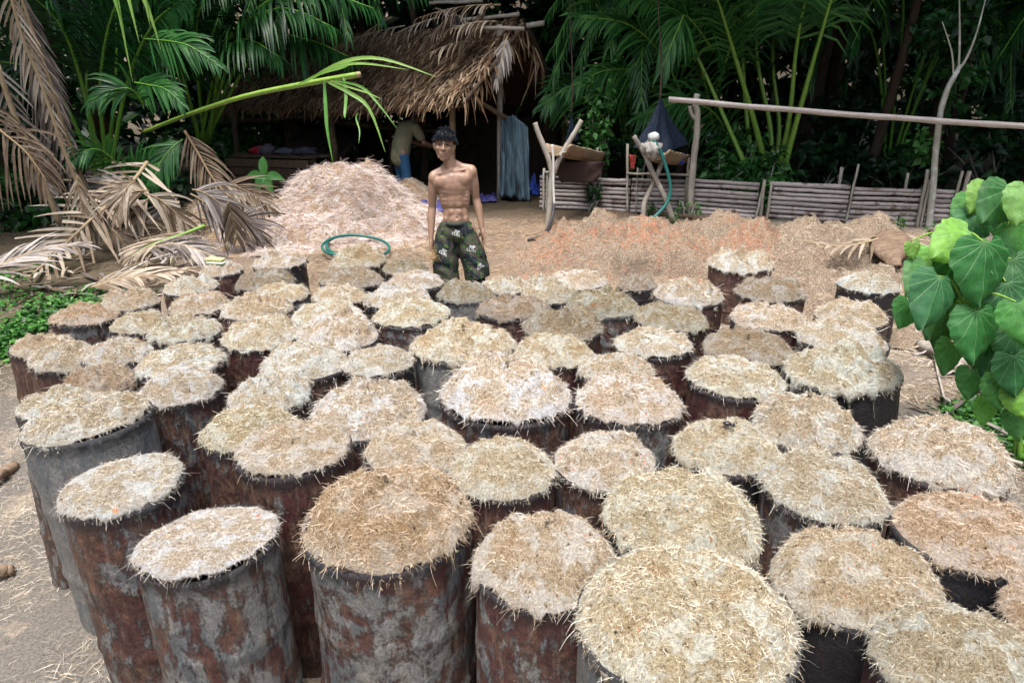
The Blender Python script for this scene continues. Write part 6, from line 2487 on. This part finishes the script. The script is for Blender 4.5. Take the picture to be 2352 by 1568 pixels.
def heart_leaf(seed, notch=.1):
    """heart leaf of unit length: stalk end at the origin, tip along -Z, face toward -Y"""
    rnd = random.Random(seed)
    n, m = 40, 30
    V, vein = [], []
    veins = [(-.95, .62), (-.62, .95), (-.3, 1.0), (0, 1.0), (.3, 1.0), (.62, .95), (.95, .62)]
    for i in range(n + 1):
        t = i / n
        zc = .12 - 1.12 * t
        w = .47 * math.sin(math.pi * min(1, .13 + .87 * t) ** .78) ** .85 * (1.0 if t < .98 else .5)
        w *= 1 + .035 * math.sin(t * 34 + seed)
        if i == n:
            w = .004
        for k in range(m + 1):
            q = k / m * 2 - 1
            x = q * w
            z = zc
            if t < .12 and abs(q) < .5:
                z -= (.12 - t) * (1 - (abs(q) * 2) ** 2)           # notch at the stalk
            a = math.atan2(x, .0001 - z + 0)
            v = 0
            for va in (-1.25, -.8, -.38, 0, .38, .8, 1.25):
                d = abs(a - va) * math.hypot(x, z)
                v = max(v, math.exp(-(d / .017) ** 2))
            y = -.05 * math.cos(q * 1.6) + .09 * abs(q) ** 2 * .6 + .10 * t * t + .006 * math.sin(a * 9) * math.hypot(x, z) * 2 + .05 * fract(x * 2.4 + seed * 3, z * 2.4, 1, 2) - .010 * v
            V.append((x, y, z))
            vein.append(v)
    F = [(i * (m + 1) + k, i * (m + 1) + k + 1, (i + 1) * (m + 1) + k + 1, (i + 1) * (m + 1) + k) for i in range(n) for k in range(m)]
    me = mesh_arrays("leaf", V, np.array(F), None, True)
    at_ = me.attributes.new("vein", 'FLOAT', 'POINT')
    at_.data.foreach_set("value", np.array(vein, np.float32))
    me.materials.append(M_HEART)
    return me


HEARTS = [heart_leaf(s) for s in range(5)]
DK, MD, LT = (.035, .14, .045), (.065, .215, .055), (.17, .40, .08)


def heart_plant():
    rnd = random.Random(8)
    b = Vector((2.95, 3.45, g1(2.95, 3.45)))
    root = empty("broadleaf_plant", b)
    tag(root, "large heart leaved green plant leaning over the drums' edge", "plant")
    stems = []
    for k, q in enumerate(px((2275, 640, 3.35), (2215, 700, 3.3), (2200, 560, 3.5), (2340, 500, 3.5), (2330, 760, 3.3))):
        P = smooth_pts([b + Vector((rnd.uniform(-.06, .06), rnd.uniform(-.06, .06), -.05)), b.lerp(q, .5) + Vector((.1, .05, .12)), q], 5)
        mb = MB()
        mb.tube(P, [.016 - .0009 * i for i in range(len(P))], 7, .5)
        rel(mb.build("stem", M_PET_G), root)
        stems += P[3:]
    # centre u, v, distance, length in pixels, roll (deg, + tips to the left), pitch toward viewer, yaw, colour
    L = [(2257, 625, 3.15, 165, 2, 18, 5, DK), (2140, 690, 3.1, 150, 30, 25, 15, DK), (2240, 770, 3.1, 140, 4, 22, 0, DK), (2330, 700, 3.15, 130, -20, 25, -10, DK), (2190, 560, 3.3, 130, 62, 35, 10, LT),
         (2262, 590, 3.2, 90, -15, 35, -5, (.09, .22, .06)), (2097, 575, 3.3, 44, -8, 15, 0, LT), (2110, 640, 3.25, 110, 50, 40, 20, MD), (2290, 470, 3.4, 120, 45, 28, 10, DK), (2350, 470, 3.3, 105, 15, 25, -10, LT),
         (2195, 640, 3.35, 130, 20, 30, 20, DK), (2310, 590, 3.35, 110, -35, 40, -10, MD), (2335, 800, 3.1, 120, -10, 20, -15, DK), (2150, 735, 3.3, 110, 40, 35, 25, DK), (2280, 690, 3.4, 120, -12, 30, 0, MD),
         (2215, 720, 3.4, 110, 12, 30, 10, MD), (2330, 860, 3.05, 110, -8, 15, -10, DK), (2345, 560, 3.4, 110, -30, 35, 0, MD), (2235, 520, 3.5, 110, 30, 40, 5, DK), (2300, 760, 3.3, 110, 10, 30, -10, DK),
         (2170, 600, 3.5, 110, 35, 40, 0, MD), (2325, 640, 3.5, 130, 0, 30, 0, MD), (2350, 640, 3.2, 120, -30, 30, -20, DK), (2270, 830, 3.3, 100, 15, 30, 5, DK), (2320, 520, 3.6, 110, 10, 35, 0, DK),
         (2080, 720, 3.35, 80, 35, 30, 15, MD), (2180, 820, 3.25, 90, 20, 30, 10, MD), (2300, 900, 3.1, 95, -5, 25, -5, MD), (2345, 920, 3.05, 90, -20, 20, -15, LT), (2230, 880, 3.25, 80, 15, 35, 5, MD),
         (2345, 740, 3.0, 110, -15, 22, -20, MD), (2120, 605, 3.45, 80, 45, 35, 10, LT), (2250, 455, 3.55, 85, 35, 30, 5, LT), (2335, 500, 3.5, 85, 5, 28, -5, MD),
         (2215, 480, 3.65, 80, 50, 35, 10, MD), (2340, 975, 3.1, 80, -10, 25, -10, MD), (2265, 945, 3.2, 70, 10, 30, 0, LT), (2160, 770, 3.45, 85, 30, 35, 15, DK)]
    L = [(u, v, y, ln * .9, a, b_, c_, col) for (u, v, y, ln, a, b_, c_, col) in L]
    for i, (u, v, y, ln, roll, pitch, yaw, col) in enumerate(L):
        p = at(u, v, y)
        s = ln / FPX * (y * .9426 + (CAMZ - p.z) * .3338)
        R = Matrix.Rotation(rad(yaw), 3, 'Z') @ Matrix.Rotation(rad(-pitch + rnd.uniform(-8, 8)), 3, 'X') @ Matrix.Rotation(rad(roll), 3, 'Y')
        st = p + R @ Vector((0, 0, .45 * s))
        o = obj("leaf", HEARTS[i % 5], None, None)
        o.matrix_world = Matrix.Translation(st) @ R.to_4x4() @ Matrix.Diagonal((s * rnd.uniform(.95, 1.1), s, s, 1))
        o.color = tuple(c * rnd.uniform(.85, 1.15) for c in col) + (1,)
        bpy.context.view_layer.update()
        rel(o, root)
        near = min(stems, key=lambda q: (q - st - Vector((0, .1, -.02))).length)
        mb = MB()
        mb.tube(smooth_pts([near, near.lerp(st, .5) + Vector((0, .02, .05)), st + R @ Vector((0, .004, .01))], 4), [.007, .0065, .006, .0055, .005, .005, .0045, .004, .004], 6, .75)
        rel(mb.build("leaf_stalk", M_PET_G), root)


heart_plant()


# ------------------------------------------------------------------ weeds, litter and fallen things
def groundcover(name, n, region, size, label, seed, mat=M_WEED, h=.06):
    """region: list of (u, v, du, dv) picture patches laid on the yard"""
    rng = np.random.default_rng(seed)
    P = []
    for (u, v, du, dv, k) in region:
        c = gnd(u, v)
        e1, e2 = gnd(u + du, v), gnd(u, v - dv)
        rx, ry = abs(e1.x - c.x), max(.1, abs(e2.y - c.y))
        q = rng.normal(size=(int(n * k), 2)) * .55
        X, Y = c.x + q[:, 0] * rx, c.y + q[:, 1] * ry
        P.append(np.stack([X, Y, gz(X, Y) + rng.uniform(.0, h, len(X))], -1))
    P = np.concatenate(P)
    ke = np.array([fract(p[0] * 2.3, p[1] * 2.3, seed, 3) for p in P]) > -.12
    P = P[ke]
    V, F, T = leaves(P, size, rng, tint=rng.random(len(P)), aspect=.75, up_bias=1.2)
    return tag(obj(name, mesh_arrays(name, V, F, T), mat), label, kind="stuff")


groundcover("ground_weeds", 3000, [(40, 780, 70, 40, .38), (110, 715, 130, 45, .32), (10, 640, 70, 30, .15), (250, 690, 70, 30, .12)], .06, "low bright green weeds below the dead fronds", 21)
groundcover("ground_weeds", 1400, [(2270, 985, 70, 40, 1.0), (2320, 1040, 50, 40, .6), (2210, 960, 30, 20, .2)], .055, "green creeper on the bank below the heart leaved plant", 22)


def litter(n, region, seed, label, lw=(.01, .028), ll=(.12, .4), mat=None):
    rng = random.Random(seed)
    for i in range(n):
        u, v = rng.uniform(region[0], region[2]), rng.uniform(region[1], region[3])
        c = gnd(u, v)
        a = rng.uniform(0, math.pi)
        L, w = rng.uniform(*ll), rng.uniform(*lw)
        d = Vector((math.cos(a), math.sin(a), 0))
        sd = Vector((-d.y, d.x, rng.uniform(-.4, .4))).normalized()
        pts = []
        for k in range(5):
            q = c + d * ((k / 4 - .5) * L)
            q.z = g1(q.x, q.y) + .035 + rng.uniform(0, .02) + .03 * math.sin(k * .8 + i)
            pts.append(q)
        mb = MB()
        mb.strip(pts, [w * .4, w, w, w * .8, w * .1], sd, .35, Vector((0, 0, 1)), rng.uniform(.2, 1))
        o = mb.build("dry_leaf", mat or (M_DRY if rng.random() < .6 else M_DRYG))
        tag(o, label, "dry leaf", label)


litter(120, (60, 575, 480, 690), 31, "dry leaflet fragment littering the ground under the dead fronds")
litter(70, (2085, 690, 2345, 1080), 32, "dry leaf strip on the bank below the heart leaved plant", (.006, .02), (.1, .35))
litter(16, (1880, 555, 2110, 640), 33, "dry leaf strip beside the fallen brown frond on the pale heap", (.008, .02), (.2, .5))


strewn(5000, 2.2, 4.4, 2.6, 4.8, .03, .12, .004, (.0, .6), "strewn_fibre", (.6, .55, .48, 1), "dark matted fibre on the bank under the heart leaved plant")


def driftlog(a, b, r, label, seed, mat, hollow=False):
    rnd = random.Random(seed)
    P = smooth_pts([a, a.lerp(b, .35) + Vector((.02, 0, .03)), a.lerp(b, .7), b], 4)
    mb = MB()
    mb.tube(P, [r * rnd.uniform(.85, 1.1) for _ in P], 10, .5, wob=.12)
    return tag(mb.build("log", mat), label, "log")


driftlog(gnd(2110, 800) + Vector((0, 0, .03)), gnd(2275, 925) + Vector((0, 0, .05)), .045, "split weathered grey log lying beside the drums under the leaves", 1, M_BARK)
driftlog(gnd(2200, 840) + Vector((0, 0, .02)), gnd(2330, 900) + Vector((0, 0, .02)), .035, "second broken log in the plant's shade", 2, M_BARK)
driftlog(gnd(1640, 512) + Vector((0, 0, .0)), gnd(1500, 498) + Vector((0, 0, .05)), .05, "short dark log at the crossed legs' foot", 3, M_DARKWOOD)
driftlog(gnd(-20, 1350) + Vector((0, 0, .03)), gnd(36, 1325) + Vector((0, 0, .035)), .03, "piece of brown fluted stalk on the bare ground", 4, M_TROUGH)
driftlog(gnd(-30, 1130) + Vector((0, 0, .03)), gnd(38, 1080) + Vector((0, 0, .04)), .035, "torn reddish palm sheath piece beside the grey drum", 5, M_TROUGH)
for i, (u0, v0, u1, v1, r, lab) in enumerate(((2050, 620, 2350, 990, .014, "long thin stick lying down the bank"), (2140, 820, 2180, 1010, .008, "short grey twig stuck in the bank"), (1540, 545, 1640, 560, .010, "thin twig on the orange heap"),
                                             (2180, 1000, 2340, 1090, .011, "grey stick among the creeper"), (1990, 585, 2110, 640, .012, "straight stick across the pale heap"), (270, 640, 470, 560, .012, "white pole under the dead fronds"))):
    a, b = gnd(u0, v0), gnd(u1, v1)
    pts = []
    for k in range(7):
        q = a.lerp(b, k / 6)
        q.z = max(q.z, g1(q.x, q.y)) + .035 + .01 * math.sin(k * 1.7 + i)
        pts.append(q)
    mb = MB()
    mb.tube(pts, r, 6, .7)
    tag(mb.build("stick", M_PIPE if i == 5 else M_BARK), lab, "stick")

# fallen brown frond base on the right heap
frond("dead_palm_frond", px((2048, 536, 7.4), (1990, 556, 7.1), (1930, 566, 6.9), (1850, 556, 6.7)), 10, .5, .035, M_DRY, M_PET_D, (.02, .008), .0, .1, .5, .2, 91, True, .2,
      "brown dead frond splayed over the pale sawdust heap", up=Vector((0, -.3, 1)), tint=(.3, .9))
frond("dead_palm_frond", px((2048, 536, 7.4), (2090, 552, 7.2), (2130, 570, 7.0), (2190, 575, 6.8)), 10, .45, .035, M_DRY, M_PET_D, (.02, .008), .0, .1, .5, .2, 92, True, .2,
      "brown dead frond beside the splayed one near the heart leaves", up=Vector((0, -.3, 1)), tint=(.3, .9))
sb = px((2050, 538, 7.35), (2046, 580, 7.0), (2055, 620, 6.7))
V, F = [], []
n, m = 10, 12
for i in range(n + 1):
    t = i / n
    p = sb[0].lerp(sb[2], t)
    w = .06 + .17 * math.sin(math.pi * min(1, t * 1.1 + .1))
    for k in range(m + 1):
        q = k / m * 2 - 1
        V.append(p + Vector((q * w, -.10 * (1 - q * q) + .05, .05 * (1 - q * q) + .015 * fract(q * 4, t * 3, 2, 2))))
F = [(i * (m + 1) + k, i * (m + 1) + k + 1, (i + 1) * (m + 1) + k + 1, (i + 1) * (m + 1) + k) for i in range(n) for k in range(m)]
o = obj("palm_sheath", mesh_arrays("palm_sheath", V, np.array(F), np.full(len(V), .3), True), M_TROUGH)
o.modifiers.new("thick", 'SOLIDIFY').thickness = .02
tag(o, "dark brown curved palm sheath between the splayed dead fronds", "palm sheath")

# ------------------------------------------------------------------ hose coil, brush, beetle, stick, seedling
def coil():
    c = gnd(815, 584)
    pts = []
    for k in range(46):
        a = k / 45 * 2 * math.pi * 1.35 + 2.4
        r = .36 + .05 * math.sin(a * 1.3)
        q = Vector((c.x + r * math.cos(a) * 1.05, c.y + r * math.sin(a) * .9, 0))
        q.z = g1(q.x, q.y) + max(0, coir_h(q.x, q.y)) + .06 + .03 * (k / 45)
        pts.append(q)
    e = pts[-1]
    pts += [Vector((e.x + .12, e.y - .2, e.z - .02)), Vector((e.x + .16, e.y - .42, e.z - .05))]
    mb = MB()
    mb.tube(pts, .017, 10, .5)
    tag(mb.build("garden_hose", M_HOSE), "coiled turquoise garden hose lying before the fibre pile", "hose")


coil()


def brush():
    d = next(q for q in DRUMS if q[0] == 'brush')
    c = Vector((d[1] - .03, d[2] - .02, CAPTOP['brush'] + .004))
    root = empty("scrub_brush", c, (0, 0, rad(-12)))
    tag(root, "small pale yellow scrubbing brush lying on a drum's fibre top", "brush")
    mb = MB()
    mb.box((0, 0, .012), (.165, .062, .022), None, .5, .008)
    mb.build("brush_block", plain("mint_plastic", (.50, .66, .52), .4), root)
    mb = MB()
    rnd = random.Random(2)
    for i in range(11):
        for j in range(5):
            mb.tube([(-.068 + i * .0136, -.022 + j * .011, .022), (-.07 + i * .014 + rnd.uniform(-.004, .004), -.024 + j * .012, .055)], [.005, .0065], 5, .5)
    mb.build("bristles", plain("yellow_bristles", (.72, .68, .30), .7), root)


brush()


def beetle():
    d = next(q for q in DRUMS if q[0] == 'c3o')
    c = Vector((d[1] + .0, d[2] - .02, CAPTOP['c3o'] + .012))
    root = empty("beetle", c, (0, rad(6), rad(-25)))
    tag(root, "black long snouted beetle sitting on a golden drum top", "beetle")
    t = plain("beetle_shell", (.008, .008, .010), .3, .2, .6)
    mb = MB()
    ball(mb, (-.008, 0, .010), (.019, .0115, .009))
    ball(mb, (.014, 0, .009), (.009, .008, .007))
    ball(mb, (.022, 0, .008), (.005, .005, .005))
    limb(mb, [(.024, 0, .007), (.031, 0, .004)], [.002, .0015], 6)
    mb.build("body", t, root)
    for s in (-1, 1):
        for k, x in enumerate((-.012, .002, .014)):
            mb = MB()
            mb.tube([(x, s * .008, .007), (x + (k - 1) * .006, s * .019, .012), (x + (k - 1) * .011, s * .026, -.004)], [.0018, .0016, .0010], 5)
            mb.build("leg", t, root)


beetle()
dm = next(q for q in DRUMS if q[0] == 'c2m')
mb = MB()
a, b = at(1034, 737, dm[2] - .02), at(1073, 731, dm[2] - .02)
dd = (b - a).normalized()
mb.tube([a - dd * .04, a.lerp(b, .5), b], [.014, .0135, .013], 8, .8)
tag(mb.build("short_stick", M_PET_D), "short pale stick poking out beside the tall tan drum", "stick")

sp = empty("seedling", gnd(600, 470))
q0 = at(607, 408, 10.9)
sp.location = (q0.x, q0.y, g1(q0.x, q0.y))
tag(sp, "young plant with four broad green leaves behind the fibre pile", "seedling")
mb = MB()
mb.tube([Vector((q0.x, q0.y, g1(q0.x, q0.y))), q0], [.012, .008], 6, .6)
rel(mb.build("stem", M_PET_G), sp)
for (az, el) in ((2.9, -.05), (.2, -.15), (3.9, -.9), (5.4, -.95), (1.6, 1.1)):
    d = Vector((math.cos(az) * math.cos(el), math.sin(az) * .4 * math.cos(el), math.sin(el))).normalized()
    pts = [q0 + d * (.32 * k / 6) + Vector((0, 0, .05 * math.sin(k / 6 * 3.1))) for k in range(7)]
    mb = MB()
    mb.strip(pts, [.02, .055, .07, .07, .055, .03, .003], d.cross(CAMUP).normalized(), .25, CAMUP, .8)
    rel(mb.build("leaf", M_GREEN), sp)
